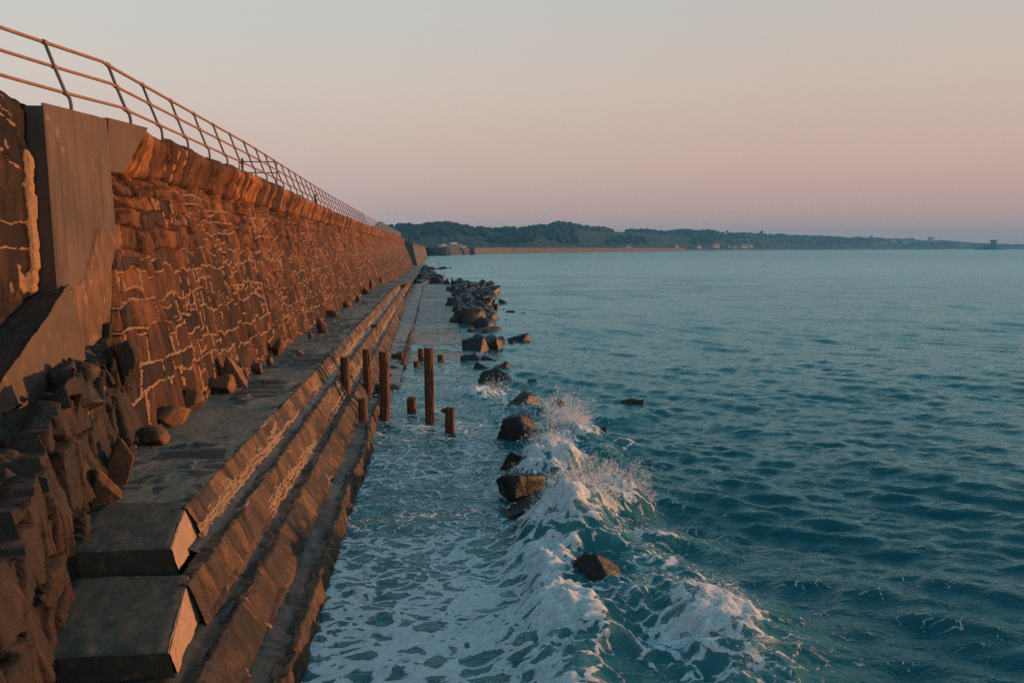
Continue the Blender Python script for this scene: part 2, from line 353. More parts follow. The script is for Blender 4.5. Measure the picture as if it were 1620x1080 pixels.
off *= ss(0, .25, V2) * np.clip(1.3 - U / 160, .4, 1); off += .05 * fbm(U * 1.1, V2 * 1.5, o=3, s=12) * ss(0, .3, V2)
nx[V2[:, 0] > 1.3] *= 0
off = off * np.where(V2 > 1.35, .25, 1)
P = np.stack([cxs[:, None] + off * nx[:, None] + wg(U, czs[:, None]), U + ss(.1, .75, V2) * .75 * ss(1.5, 0, U - W_Y0 - .12), czs[:, None] + off * nz[:, None] * .6], -1)
grid_obj('coping', P, M_cop, {'sid': st[2], 'mortar': mo * (V2 < 1.4)}, wall)
# promenade behind the wall
prom = MB(); prom.hexa([(-14, 4, 5.2), (-6.5, 4, 5.2), (-6.5, W_Y1, 5.2), (-14, W_Y1, 5.2), (-14, 4, 6.83), (-6.5, 4, 6.83), (-6.5, W_Y1, 6.83), (-14, W_Y1, 6.83)])
tag(prom.build('promenade', M_conc), kind='structure')

# ------------------------------------------------------------------ concrete buttress with render patch
butt = tag(empty('concrete_buttress', (-5.4, 11, 0)), 'smooth grey brown concrete pier at the near end of the stone wall', 'buttress')
YB0, YB1 = 11.93, 14.2
def buttx(z, y): return -5.34 - .012 * (z - 4) * 0 + .05 * (6.8 - z) / 3.4
yy = np.arange(YB0, YB1 + .001, .02); zz = np.arange(1.9, 6.70, .02)
U, V2 = np.meshgrid(yy, zz)
# the stained patch: rough older render on the lower part, its top edge ragged
edge_z = np.interp(U, [11.8, 12.5, 12.9, 13.3, 13.6, 13.9, 14.2], [4.1, 4.15, 4.4, 4.9, 5.0, 4.85, 4.8]) + .10 * fbm(U * 3, V2 * 2, o=3, s=4)
pat = ss(.03, -.03, V2 - edge_z)
bx = buttx(V2, U) + .008 * fbm(U * 4, V2 * 3, o=3, s=3) - .006 * ss(.02, .0, np.abs((V2 % .62) - .31)) - .03 * ss(.05, 0, U - YB0) + pat * (.045 + .03 * fbm(U * 5, V2 * 2.2, o=4, s=9)) - .02 * ss(.0, .05, U - 13.75) * (V2 > 3)
top = np.interp(U, [11.93, 14.2], [6.73, 6.86])
zz2 = 1.9 + (V2 - 1.9) * (top - 1.9) / (6.68 - 1.9)
bx -= .25 * ss(2.9, 2.0, zz2 + .5 * fbm(U * 2.5, V2 * 2, o=3, s=8)) * ss(12.4, 12.8, U)     # broken away at the foot
P = np.stack([bx, U, zz2], -1)
m = Mat('buttress_surface'); pa = m.attr('mortar'); n1 = m.noise(1.8, 6, .6, m.mapping((1, 1, .5))); n2 = m.noise(30, 4, .7); n3 = m.noise(4.5, 6, .7, m.mapping((1, 1, .35)))
c = m.mix(m.rng(n1, .35, .65), (.125, .082, .056), (.08, .057, .043)); c = m.mix(m.rng(n2, .35, .8, 0, .35), c, (.03, .025, .022))
c = m.mix(m.rng(m.noise(2.7, 3, .5), .66, .72, 0, .6), c, (.26, .16, .09))
c = m.mix(m.rng(m.noise(5.5, 4, .6, m.mapping((1, 1, .10))), .48, .66, 0, .6), c, (.035, .026, .021))
c2 = m.mix(m.rng(n3, .35, .65), (.17, .085, .042), (.055, .032, .02)); c2 = m.mix(m.rng(m.noise(7, 5, .75, m.mapping((1, 1, .3))), .6, .7, 0, .85), c2, (.36, .24, .15))
c = m.mix(pa, c, c2); m.set(Base_Color=c, Roughness=.88, Normal=m.bump(m.math('ADD', n3, m.math('MULTIPLY', n2, .4)), .6, .02)); M_butt = m.m
grid_obj('front_face', P, M_butt, {'mortar': pat, 'sid': pat}, butt)
b = MB()   # body behind: return face to the left, top
b.hexa([(-6.3, YB0, 1.9), (-5.30, YB0 + .001, 1.9), (-5.55, YB1, 1.9), (-6.3, YB1, 1.9), (-6.3, YB0, 6.71), (-5.345, YB0 + .001, 6.71), (-5.45, YB1, 6.85), (-6.3, YB1, 6.85)])
b.build('pier_body', M_conc, butt)
fl = MB()  # flared cap joining the stone coping
zt = 6.86
fl.hexa([(-5.9, 14.17, 6.02), (-5.37, 14.17, 6.02), (-5.30, 14.62, 6.04), (-5.95, 14.62, 6.08), (-6.3, 14.17, 6.90), (-5.335, 14.17, 6.90), (-5.10, 15.36, zt + .05), (-6.3, 15.36, zt + .05)])
fl.build('flared_cap', M_conc, butt)
# ------------------------------------------------------------------ older wall to the left of the pier
old = tag(empty('old_wall', (-5.6, 8, 0)), 'dark patchy stained old wall to the left of the concrete pier', 'wall')
yy = np.arange(3.0, 11.97, .03); zz = np.arange(1.5, 6.9, .03); U, V2 = np.meshgrid(yy, zz)
st = stones(U, V2, np.array([.5, .4, .55, .4, .5, .4, .5, .4, .5, .4, .5, .4]), .45, 31, v0=1.5)
off, mo = relief(U, V2, st, 31, depth=.03, face=.04, mort=.35, jw=.03, vert=.3)
strip = ss(.13, .07, np.abs(U - 11.78 + .04 * fbm(V2 * 2, V2, o=2, s=6))) * ss(6.35, 6.1, V2) * ss(4.0, 4.4, V2)
blot = ss(.15, .4, fbm(U * 2.2, V2 * 1.6, o=4, s=61) - .12 * (V2 - 4)) * .8
tz_ = 1.5 + (V2 - 1.5) * (np.interp(U, [3, 11.2, 11.95], [6.95, 6.84, 6.70]) + .03 * fbm(U * 3, U, o=3, s=5) - 1.5) / (6.88 - 1.5)
P = np.stack([-5.63 + off + strip * .09 + .05 * fbm(U, V2, o=4, s=14), U, tz_], -1)
M_old = masonry('old_wall_stone', [(.022, .014, .010), (.034, .02, .014), (.017, .012, .010), (.04, .024, .015)], (.40, .24, .13))
grid_obj('wall_face', P, M_old, {'sid': st[2], 'mortar': np.clip(np.maximum(mo * .7, np.maximum(strip, blot * .75)), 0, 1)}, old)
b = MB(); b.hexa([(-7.5, 3, 1.5), (-5.7, 3, 1.5), (-5.7, 11.9, 1.5), (-7.5, 11.9, 1.5), (-7.5, 3, 6.85), (-5.75, 3, 6.85), (-5.75, 11.9, 6.62), (-7.5, 11.9, 6.62)])
b.build('wall_core', M_conc, old)
# ------------------------------------------------------------------ sloping ramp flank
ramp = tag(empty('ramp', (-5.2, 9, 0)), 'sloping concrete ramp dropping towards the viewer below the old wall', 'ramp')
R1 = atX(100, 461, -5.2); R0 = atX(0, 611, -5.0)
sl = (R1.z - R0.z) / (R1.y - R0.y)
yy = np.arange(5.5, R1.y + .25, .03); rows = []
nv = 70
Ug, Tg = np.meshgrid(yy, np.linspace(0, 1, nv))
zr = R1.z + sl * (Ug - R1.y) + .015 * fbm(Ug * 6, Ug, o=2, s=2); xr = np.interp(Ug, [5.5, R0.y, R1.y], [-4.8, R0.x, R1.x])
zb = np.full_like(Ug, 1.9)
Zf = zb + (zr - zb) * Tg; Xf = xr + .14 * (zr - Zf) + .05 * fbm(Ug * 2, Zf * 2, o=4, s=3)
grid_obj('flank', np.stack([Xf, Ug, Zf], -1), M_ramp, None, ramp)
Tx = np.linspace(0, 1, 30)[:, None]
Xt = Xf[-1][None, :] * (1 - Tx) + (-5.68) * Tx; Zt = zr[0][None, :] + 0 * Tx + .03 * np.minimum(Tx * 8, 1) * 0 - .04 * np.minimum(Tx * 6, 1) + .012 * fbm(Xt * 7, np.broadcast_to(Ug[0], Xt.shape) * 7, o=3, s=7)
Zt[0] = zr[0]
grid_obj('sloping_top', np.stack([Xt, np.broadcast_to(Ug[0], Xt.shape), Zt], -1), M_rubble, None, ramp)

# ------------------------------------------------------------------ broken footing wall, lower left
foot = tag(empty('footing_wall', (-4.0, 8, 0)), 'low broken footing wall of upright stone slabs at the lower left corner', 'wall')
def footx(y): return np.interp(y, [3.0, 5.5, 7.3, 8.0, 8.8, 9.6, 10.6, 12, 13.6], [-3.05, -3.25, -3.62, -3.80, -3.98, -4.14, -4.36, -4.66, -4.9])
def foottop(y): return np.interp(y, [3, 6.6, 7.4, 8.0, 8.3, 8.9, 9.5, 10.3, 11.2, 12.2, 13.0, 14], [2.2, 2.25, 2.3, 2.40, 2.72, 2.75, 2.95, 3.05, 3.05, 3.2, 3.45, 3.6])
yy = np.arange(3.0, 14.9, .018); tt = np.linspace(0, 1, 150)
U, T = np.meshgrid(yy, tt)
zb = np.where(U < 8.6, .3, 1.2)
st0 = stones(U, T * 2.4, np.array([1.3, 1.2, 3]), .30, 41, slant=-.12, warp=.8, split=.35, v0=-.2)
jag = .34 * (((st0[2] * 9.7) % 1) - .5) + .04 * fbm(U * 4, U * 1.1, o=3, s=42)
jag = np.broadcast_to(jag[-1], U.shape)
zt_ = foottop(U) + jag
Z = zb + (zt_ - zb) * T
st = stones(U, Z, np.array([.75, .6, .85, .55, .6]), .30, 43, slant=-.10, warp=1.1, split=.2, v0=.35)
off, mo = relief(U, Z, st, 43, depth=.13, face=.15, mort=.24, jw=.022, vert=.27)
off += .07 * fbm(U * 1.2, Z * .8, o=2, s=44)
Xf = footx(U) - .20 * (Z - 1.65) + off
grid_obj('slab_face', np.stack([Xf, U, Z], -1), M_foot, {'sid': st[2], 'mortar': mo}, foot)
# its ragged top, a ledge of rubble going back to the ramp and pier
Sx = np.linspace(0, 1, 90)[:, None]
xb = -5.75
Yt = np.broadcast_to(U[0], (90, U.shape[1])); Xt = Xf[-1][None, :] * (1 - Sx) + xb * Sx
base = foottop(Yt) - .16
Zt = zt_[0][None, :] * (1 - ss(.10, .26, Sx)) + (base + .22 * fbm(Xt * 2.1, Yt * 1.7, o=5, s=51) + .10 * np.abs(fbm(Xt * 6, Yt * 6, o=3, s=52))) * ss(.10, .26, Sx)
hole = ss(.55, .15, np.hypot((Xt + 4.75) / .8, (Yt - 10.1) / 1.2)) * .38
Zt = Zt - hole
P = np.stack([Xt, Yt + 0 * Xt, Zt], -1)
grid_obj('ledge', P, M_rubble, None, foot)

# ================================================================== TERRACE, STEPS, APRON
def floor_grid(name, x0, x1, y0, y1, z, mat, seed, dx=.03, dy=.03, hx=.35, w=.7, amp=.03, mort=.5, growp=1.6, parent=None, zf=None, x0f=None, x1f=None, depth=.03):
    ys = growth(y0, y1, dy, growp, 9.0); n = max(6, int((x1 - x0) / dx)); ts = np.linspace(0, 1, n)
    Yg, T = np.meshgrid(ys, ts)
    a = x0f(Yg) if x0f else x0; b_ = x1f(Yg) if x1f else x1
    Xg = a + (b_ - a) * T
    st = stones(Xg, Yg, np.full(int((y1 - y0) / hx) + 3, hx) * np.exp(np.random.RandomState(seed).normal(0, .3, int((y1 - y0) / hx) + 3)), w, seed, warp=1.3, split=.15, v0=y0)
    d = np.minimum(st[0], st[1]); q = fbm(Xg * .8, Yg * .6, o=3, s=seed + 3) * .5 + .5
    mo = np.clip(ss(.09, .02, d) + ss(mort, mort + .2, q), 0, 1)
    Z = (zf(Xg, Yg) if zf else z) + amp * fbm(Xg * 1.3, Yg * 1.0, o=4, s=seed + 5) + depth * (1 - mo) * ((st[2] * 3.3) % 1 - .15) + .006 * fbm(Xg * 14, Yg * 14, o=2, s=seed + 6)
    return grid_obj(name, np.stack([Xg, Yg, Z], -1), mat, {'sid': st[2], 'mortar': mo}, parent, flip=True)
def terr_z(X, Y): return -.06 * ss(9.75, 9.5, Y) + np.interp(Y, [0, 68, 84, 110, 200], [TERR, TERR, 1.1, .8, .7])
terr = floor_grid('terrace', -5.3, -3.02, 9.5, 186, TERR, M_pave, 101, amp=.025, depth=.07, hx=.5, w=.95, zf=terr_z, mort=.40,
                  x1f=lambda Y: np.interp(Y, [0, 69, 72, 200], [-3.0, -3.1, -2.2, -2.2]))
tag(terr, kind='structure')
ZT = [TERR, 1.25, .78, .33]
def riser(name, label, xt, xb, zt, zb, y0, y1, seed, w, zend=None, mort=.42, xtf=None):
    root = tag(empty(name, (xt, y0, zt)), label, 'step', 'stone steps of the sea wall footing')
    ys = growth(y0, y1, .018, 1.5, 8.0); tt = np.linspace(0, 1, 44)
    U, T = np.meshgrid(ys, tt)
    hh = zt - zb; v = T * (hh + .14)
    st = stones(U, v, np.array([hh * .30, hh * .86, 3]) if seed % 2 else np.array([hh * .22, hh * .95, 3]), w, seed, slant=.08, warp=.55, split=.12, v0=-.02)
    off, mo = relief(U, v, st, seed, depth=.045, face=.06, mort=mort, jw=.028, vert=.35)
    # mortar clings to the foot of the riser
    sb2 = stones(U, v, np.array([.08, .07, .08, .08, 3]), .10, seed + 60, warp=.5, split=.1, v0=-.02)
    low = ss(.022, .008, np.minimum(sb2[0], sb2[1]) + .006 * fbm(U * 14, v * 14, o=2, s=seed + 66)) * ss(.27, .16, v + .09 * fbm(U * 2.2, v * 0, o=3, s=seed + 8)) * ss(.40, .55, fbm(U * .35, v * 0, o=2, s=seed + 7) * .5 + .5) * (.85 if seed < 203 else .0)
    off = off + .02 * low
    mo = np.maximum(mo, low)
    xo = (xtf(U) if xtf else 0)
    on = np.clip(T * (hh + .14) / hh, 0, 1); over = np.clip((v - hh) / .14, 0, 1)
    r = .022 * (((st[2] * 7.9) % 1) - .45)
    Z = zb + hh * on + r * on + .012 * fbm(U * 9, v * 3, o=3, s=seed + 9) * on
    Xr = xb + (xt - xb) * on + xo + off * (1 - over * .7) * 1.0 - over * .15 - .03 * on * on
    Z = Z - over * .012
    grid_obj('riser', np.stack([Xr, U, Z], -1), M_riser, {'sid': st[2], 'mortar': mo}, root)
    return root
A = at(293, 802, ZT[0]); A2 = at(295, 922, ZT[1])
s1 = riser('stone_step', 'topmost stone riser edging the rock strewn terrace', -3.0, -2.84, ZT[0], ZT[1], A.y - .04, 71, 201, .34)
s2 = riser('stone_step', 'second stone step down from the terrace with lacy pale mortar', -2.58, -2.42, ZT[1], ZT[2], A2.y - .05, 92, 202, .36)
s3 = riser('stone_step', 'third stone step down, rough shaggy weathered face', -2.18, -1.93, ZT[2], ZT[3], 4.5, 64, 203, .32, mort=.25,
           xtf=lambda Y: np.interp(Y, [0, 25, 40, 64], [0, 0, -.05, -.2]))
s4 = riser('stone_step', 'lowest stone kerb with its foot in the foamy water', -1.58, -1.50, ZT[3], -.25, 4.5, 23.5, 204, .34, mort=.2,
           xtf=lambda Y: .05 * vn(Y * .6, Y * 0, s=3))
def tread(parent, x0, x1, z, y0, y1, seed, **kw):
    return floor_grid('tread', x0, x1, y0, y1, z, M_tread, seed, amp=.012, depth=.03, hx=.5, w=.6, parent=parent, dx=.025, dy=.035, **kw)
tread(s2, -2.86, -2.66, ZT[1] - .004, 9.2, 92, 211, zf=lambda X, Y: ZT[1] + .05 * ss(-2.7, -2.86, X) - .01)
tread(s3, -3.6, -2.26, ZT[2], 4.5, 64, 212, zf=lambda X, Y: ZT[2] + .05 * ss(-2.35, -2.5, X) - .01)
tread(s4, -2.0, -1.66, ZT[3], 4.5, 23.5, 213, zf=lambda X, Y: ZT[3] + .04 * ss(-1.7, -1.95, X) - .01)
# two concrete blocks capping the near ends of the upper steps
def block(label, A, B, D_, Cc, xl, z_low, seed):
    root = tag(empty('concrete_block', ((A[0] + xl) / 2, (A[1] + B[1]) / 2, z_low)), label, 'concrete block', 'concrete blocks ending the steps')
    n = 46; S, T = np.meshgrid(np.linspace(0, 1, n), np.linspace(0, 1, n))   # S: left->right, T: near->far
    xr = B[0] + (A[0] - B[0]) * T; zr = B[2] + (A[2] - B[2]) * T; y = B[1] + (A[1] - B[1]) * T
    Xt = xl + (xr - xl) * S; e = .014 * np.clip(1 - np.minimum(np.minimum(S, 1 - S), np.minimum(T, 1)) * 16, 0, 1)
    Zt = zr + .010 * fbm(Xt * 5, y * 5, o=4, s=seed) - e + .02 * (1 - S) * T
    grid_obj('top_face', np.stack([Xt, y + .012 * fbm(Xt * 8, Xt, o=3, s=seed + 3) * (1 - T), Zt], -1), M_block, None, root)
    # outer face A B C D coloured as sunlit, near face left dark
    Y2 = (B[1] + (Cc[1] - B[1]) * (1 - T)) * (1 - S) + (A[1] + (D_[1] - A[1]) * (1 - T)) * S
    X2 = (B[0] + (Cc[0] - B[0]) * (1 - T)) * (1 - S) + (A[0] + (D_[0] - A[0]) * (1 - T)) * S
    Z2 = (B[2] + (Cc[2] - B[2]) * (1 - T)) * (1 - S) + (A[2] + (D_[2] - A[2]) * (1 - T)) * S
    e2 = .014 * np.clip(1 - (1 - T) * 16, 0, 1)
    grid_obj('outer_face', np.stack([X2 + .012 * fbm(Y2 * 6, Z2 * 6, o=4, s=seed + 1) - e2, Y2, Z2 - e2 * .5], -1), M_block_lit, None, root)
    xf = xl + (B[0] - xl) * S; zf = z_low + (B[2] - z_low) * T
    xf = xf + (Cc[0] - B[0]) * S * (1 - T); yf = B[1] + (Cc[1] - B[1]) * (1 - T) * S + .012 * fbm(xf * 5, zf * 5, o=4, s=seed + 2)
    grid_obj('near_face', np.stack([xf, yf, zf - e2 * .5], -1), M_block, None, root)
    return root
M_block_lit = plain('block_sunlit_side', (.36, .25, .17), (.26, .17, .11), .9, 5.0, (1, 1, 1), .7, c3=(.2, .13, .08))  # same concrete as the block, sunlight painted in as a paler colour
A = at(293, 802, ZT[0]); B = at(271, 867, ZT[0] - .13); D_ = at(313, 856, ZT[1]); Cc = at(283, 902, ZT[1] - .03)
A, D_ = A + (A - B) * .14, D_ + (D_ - Cc) * .14
block('upper concrete block ending the terrace edge, lit on its outer side', A, B, D_, Cc, -4.0, ZT[1] - .12, 301)
A2 = at(295, 922, ZT[1]); B2 = at(268, 1031, ZT[1] - .14); D2 = at(315, 993, ZT[2]); C2 = at(283, 1068, ZT[2] - .02)
A2, D2 = A2 + (A2 - B2) * .14, D2 + (D2 - C2) * .14
block('lower concrete block at the bottom edge, one step below the other', A2, B2, D2, C2, -3.8, ZT[2] - .25, 302)
fillb = MB(); fillb.hexa([(-4.3, 8.75, .2), (-2.92, 8.75, .2), (-3.02, 12, .2), (-5, 12, .2), (-4.3, 8.75, 1.46), (-3.05, 8.75, 1.46), (-3.12, 12, 1.5), (-5, 12, 1.5)])
tag(fillb.build('terrace_bed', M_rubble), kind='structure')

# apron
def apron_r(Y): return np.interp(Y, [0, 24, 36, 48, 66, 90, 102, 110], [1.25, 1.3, 1.42, 1.5, 1.68, 2.05, 2.3, 2.3])
def apron_z(X, Y): return np.interp(Y, [0, 15, 25, 33, 45, 100, 120], [-.42, -.32, -.16, -.02, .06, .16, .18]) - .02 * ss(0, 1.4, X) * 0
ap = floor_grid('apron', -1.25, 1.4, 3, 101, 0, M_slab, 401, dx=.045, dy=.04, hx=.9, w=1.1, amp=.012, zf=apron_z, x0f=lambda Y: np.interp(Y, [0, 23, 30, 200], [-1.8, -1.8, -1.2, -1.2]), x1f=apron_r, mort=.6, depth=.02)
tag(ap, kind='structure')
n_ = 200; ys = growth(20, 101, .08, 1.5, 20); T = np.linspace(0, 1, 12)[:, None]
Xs = apron_r(ys)[None, :] + .04 * fbm(ys * 2, ys * 0, o=3, s=5)[None, :] * 1.0 + .05 * T; Zs = (apron_z(0, ys)[None, :] * 1.0) + .0 - T * 1.2
tag(grid_obj('apron_edge', np.stack([Xs, np.broadcast_to(ys, Xs.shape), Zs + .01], -1), M_slab, None), kind='structure')
up_ap = floor_grid('upper_apron', -2.0, -1.17, 27, 103, 0, M_slab, 402, dx=.045, dy=.05, hx=.8, w=.9, amp=.02, mort=.55, depth=.03,
                   zf=lambda X, Y: np.interp(Y, [0, 30, 45, 104, 120], [.12, .16, .24, .30, .3]), x0f=lambda Y: np.interp(Y, [0, 62, 65, 110], [-2.15, -2.25, -2.6, -2.6]), x1f=lambda Y: -1.17 + 0 * Y)
tag(up_ap, kind='structure')
ub = riser('low_kerb', 'thin low stone kerb line running along the middle of the flat apron', -1.15, -1.12, .24, .02, 31.5, 101, 205, .5, mort=.2,
           xtf=lambda Y: 0 * Y)
del ub['group']
ub['category'] = 'kerb'

# ================================================================== BOULDERS
ico_cache = {}
def ico(n):
    if n not in ico_cache:
        bm = bmesh.new(); bmesh.ops.create_icosphere(bm, subdivisions=n, radius=1.0)
        v = np.array([x.co[:] for x in bm.verts]); f = np.array([[q.index for q in p.verts] for p in bm.faces]); bm.free(); ico_cache[n] = (v, f)
    return ico_cache[n]
def rock(name, loc, size, seed, mat, sub=4, parent=None, planes=9, sharp=160, rz=None, tilt=0, spin=True):
    v, f = ico(sub); rs = np.random.RandomState(seed)
    ax = np.array([(1, 0, 0), (-1, 0, 0), (0, 1, 0), (0, -1, 0), (0, 0, 1), (0, 0, -1)], float) + rs.normal(0, .30, (6, 3))
    qm, _ = np.linalg.qr(rs.normal(size=(3, 3))); ax = ax @ qm if spin else ax
    nrm = np.concatenate([ax, rs.normal(size=(max(3, planes - 6), 3))]); nrm /= np.linalg.norm(nrm, axis=1)[:, None]
    dd = np.concatenate([.55 + .2 * rs.rand(6), .66 + .24 * rs.rand(len(nrm) - 6)])
    q = np.clip(v @ nrm.T, 1e-3, None) / dd
    r = 1.0 / (np.sum(q ** sharp, axis=1) ** (1 / sharp)); r = np.minimum(r, 1.35)
    p = v * r[:, None]
    nn = fbm(p[:, 0] * 2.2 + seed, p[:, 1] * 2.2, p[:, 2] * 2.2, o=4, s=seed)
    p = p * (1 + .05 * nn + .05 * fbm(p[:, 0] * 7, p[:, 1] * 7, p[:, 2] * 7, o=3, s=seed + 3))[:, None]
    p -= (p.max(0) + p.min(0)) / 2; p /= (p.max(0) - p.min(0))
    p *= np.array(size)
    a = rs.rand() * 6.28 if rz is None else rz
    ca, sa = math.cos(a), math.sin(a)
    if tilt:
        ct, st_ = math.cos(tilt), math.sin(tilt); p = np.stack([p[:, 0] * ct + p[:, 2] * st_, p[:, 1], -p[:, 0] * st_ + p[:, 2] * ct], -1)
    if rz is None:
        k = max(size[0], size[1]) / max(min(size[0], size[1]), .01)
        a *= 1 if k < 1.3 else .0
        ca, sa = math.cos(a), math.sin(a)
    p = np.stack([p[:, 0] * ca - p[:, 1] * sa, p[:, 0] * sa + p[:, 1] * ca, p[:, 2]], -1)
    me = mesh_np(name, p, f); o = link(name, me, mat, parent, True); o.location = loc
    return o
def boulder_px(px, py, w, h, z, label, seed, name='boulder', mat=None, deep=.8, sink=.12, group='fallen stones on the terrace', cat='boulder', **kw):
    p = at(px, py, z); D = p.y; s = D / F
    W, Hh = w * s, h * s
    hh = Hh * .93 * (1 + sink)
    o = rock(name, (p.x, p.y + W * deep * .35, z + hh * (.5 - sink)), (W, W * deep, hh), seed, mat or M_boulder, **kw)
    return tag(o, label, cat, group)
Tz = TERR
TB = [
 (303, 647, 36, 36, 'upright squarish brown boulder standing behind the long low one', 1),
 (270, 675, 66, 36, 'broad low brown boulder with a crack, against the wall foot', 2),
 (236, 706, 66, 32, 'flat wedge of brown stone lying nearest the open terrace', 3),
 (350, 624, 46, 34, 'brown stone tucked under the big leaning slab', 5),
 (405, 593, 20, 22, 'small pointed brown stone right of the leaning slab', 6),
 (386, 600, 18, 14, 'small lump of pebbly rubble beside the leaning slab', 7),
 (426, 578, 15, 14, 'small pale pointed stone lying alone on the terrace', 8),
 (438, 563, 24, 30, 'dark brown stone block leaning on the foot of the wall', 9),
 (418, 563, 24, 20, 'rounded dark wet stone at the foot of the wall', 10),
 (475, 563, 15, 7, 'pebble sized brown stone in the middle of the terrace', 11),
 (507, 528, 20, 28, 'upright pale orange stone standing clear of the wall', 12),
 (491, 535, 10, 12, 'little stone at the left foot of the upright orange one', 13),
 (523, 503, 30, 14, 'long flat orange stone lying against the wall', 14),
 (549, 486, 15, 15, 'orange rounded stone beyond the long flat one', 15),
 (566, 478, 10, 13, 'dark rounded stone further along the wall foot', 16),
 (578, 466, 11, 15, 'squat orange stone before the two upright slivers', 17),
 (587, 458, 7, 20, 'tall thin orange stone standing far along the terrace', 18),
 (603, 448, 6, 11, 'farthest small dark stone standing on the terrace', 19),
 (333, 622, 30, 26, 'dark stone behind the leaning slab, in its shade', 20),
 (320, 628, 26, 24, 'dark rounded stone between wall and squarish boulder', 21),
 (240, 655, 40, 30, 'dark damp stone behind the long low boulder', 22),
]
for px, py, w, h, lab, sd in TB:
    boulder_px(px, py, w, h, Tz, lab, 500 + sd, sub=4 if w > 20 else 3)
boulder_px(189, 768, 42, 84, Tz, 'tall upright orange brown slab leaning by the lower left footing', 620, deep=.5, sub=5, tilt=.12)
boulder_px(157, 802, 56, 66, Tz, 'dark blocky stone leaning beside the tall orange slab', 604, deep=.7, sub=5, tilt=-.3)
boulder_px(128, 800, 56, 128, Tz, 'tallest grey brown slab standing upright at the broken footing', 631, deep=.55, sub=5, mat=M_rubble)
# the big leaning slab: a flat triangular plate
def plate(name, pts, thick, nrm, mat, seed):
    pts = [Vector(p) for p in pts]; nrm = Vector(nrm).normalized()
    bm = bmesh.new(); a = [bm.verts.new(p) for p in pts]; b_ = [bm.verts.new(p + nrm * thick) for p in pts]
    bmesh.ops.convex_hull(bm, input=bm.verts)
    bmesh.ops.triangulate(bm, faces=bm.faces); bmesh.ops.subdivide_edges(bm, edges=bm.edges, cuts=11, use_grid_fill=True)
    for v in bm.verts:
        c = v.co; n = float(fbm(np.array([c.x * 5]), np.array([c.y * 5]), np.array([c.z * 5]), o=3, s=seed)[0]); v.co += Vector((n, n * .5, n)) * .02
    bmesh.ops.recalc_face_normals(bm, faces=bm.faces)
    me = bpy.data.meshes.new(name); bm.to_mesh(me); bm.free(); return link(name, me, mat, None, False)
p0 = at(333, 612, Tz); p1 = at(386, 613, Tz); D0 = p1.y
s_ = D0 / F
pl = plate('leaning_slab', [p1 + Vector((0, 0, -.05)), p1 + Vector((-.05, .55, -.05)), p1 + Vector((-.44, .25, .66)), p1 + Vector((-.38, -.02, .64)), p1 + Vector((-.30, .75, .3)), p1 + Vector((-.56, .05, -.05)), p1 + Vector((-.48, .5, .0))], .07, (.4, .1, .2), M_boulder, 5)
tag(pl, 'big triangular stone slab leaning up against the foot of the wall', 'stone slab')
# rubble blocks in the broken footing
RB = [(128, 600, 46, 40, 2.95, 'dark jagged lump in the hollow below the stained patch', 41), (95, 612, 50, 46, 2.95, 'craggy brown rock at the end of the ramp flank', 42),
      (175, 575, 70, 40, 3.0, 'broad dark stone under the broken edge of the render', 43), (195, 590, 40, 60, 2.9, 'upright dark block where the footing meets the wall', 44),
      (60, 655, 70, 26, 2.6, 'brown flat rock on the rubble ledge', 45), (30, 690, 80, 30, 2.55, 'pale patched rock at the left edge of the ledge', 46),
      (40, 735, 100, 50, 2.35, 'large near black stone low on the rubble ledge', 47), (130, 645, 60, 24, 2.7, 'dark flat stone at the mouth of the hollow', 48)]
for px, py, w, h, z, lab, sd in RB:
    boulder_px(px, py, w, h, z, lab, 700 + sd, mat=M_rubble, sub=4, sink=.3, group='loose rocks on the broken footing', cat='rock')

rs = np.random.RandomState(5)
for i in range(46):
    y = rs.uniform(7.2, 12.4); x0 = float(footx(y)); x = x0 - .45 - rs.rand() * (x0 + 4.95 if False else min(1.1, max(.2, x0 + 5.3))); w = rs.uniform(.10, .34)
    o = rock('rubble_stone', (x, y, float(foottop(y)) - .12 + .04 * rs.rand()), (w, w * rs.uniform(.6, 1.1), w * rs.uniform(.35, .7)), 1700 + i, M_rubble if i % 3 else M_boulder, sub=3, tilt=rs.uniform(-.4, .4))
    tag(o, 'small broken stone scattered on the ledge of the footing wall', 'stone', 'scattered stones on the broken ledge')
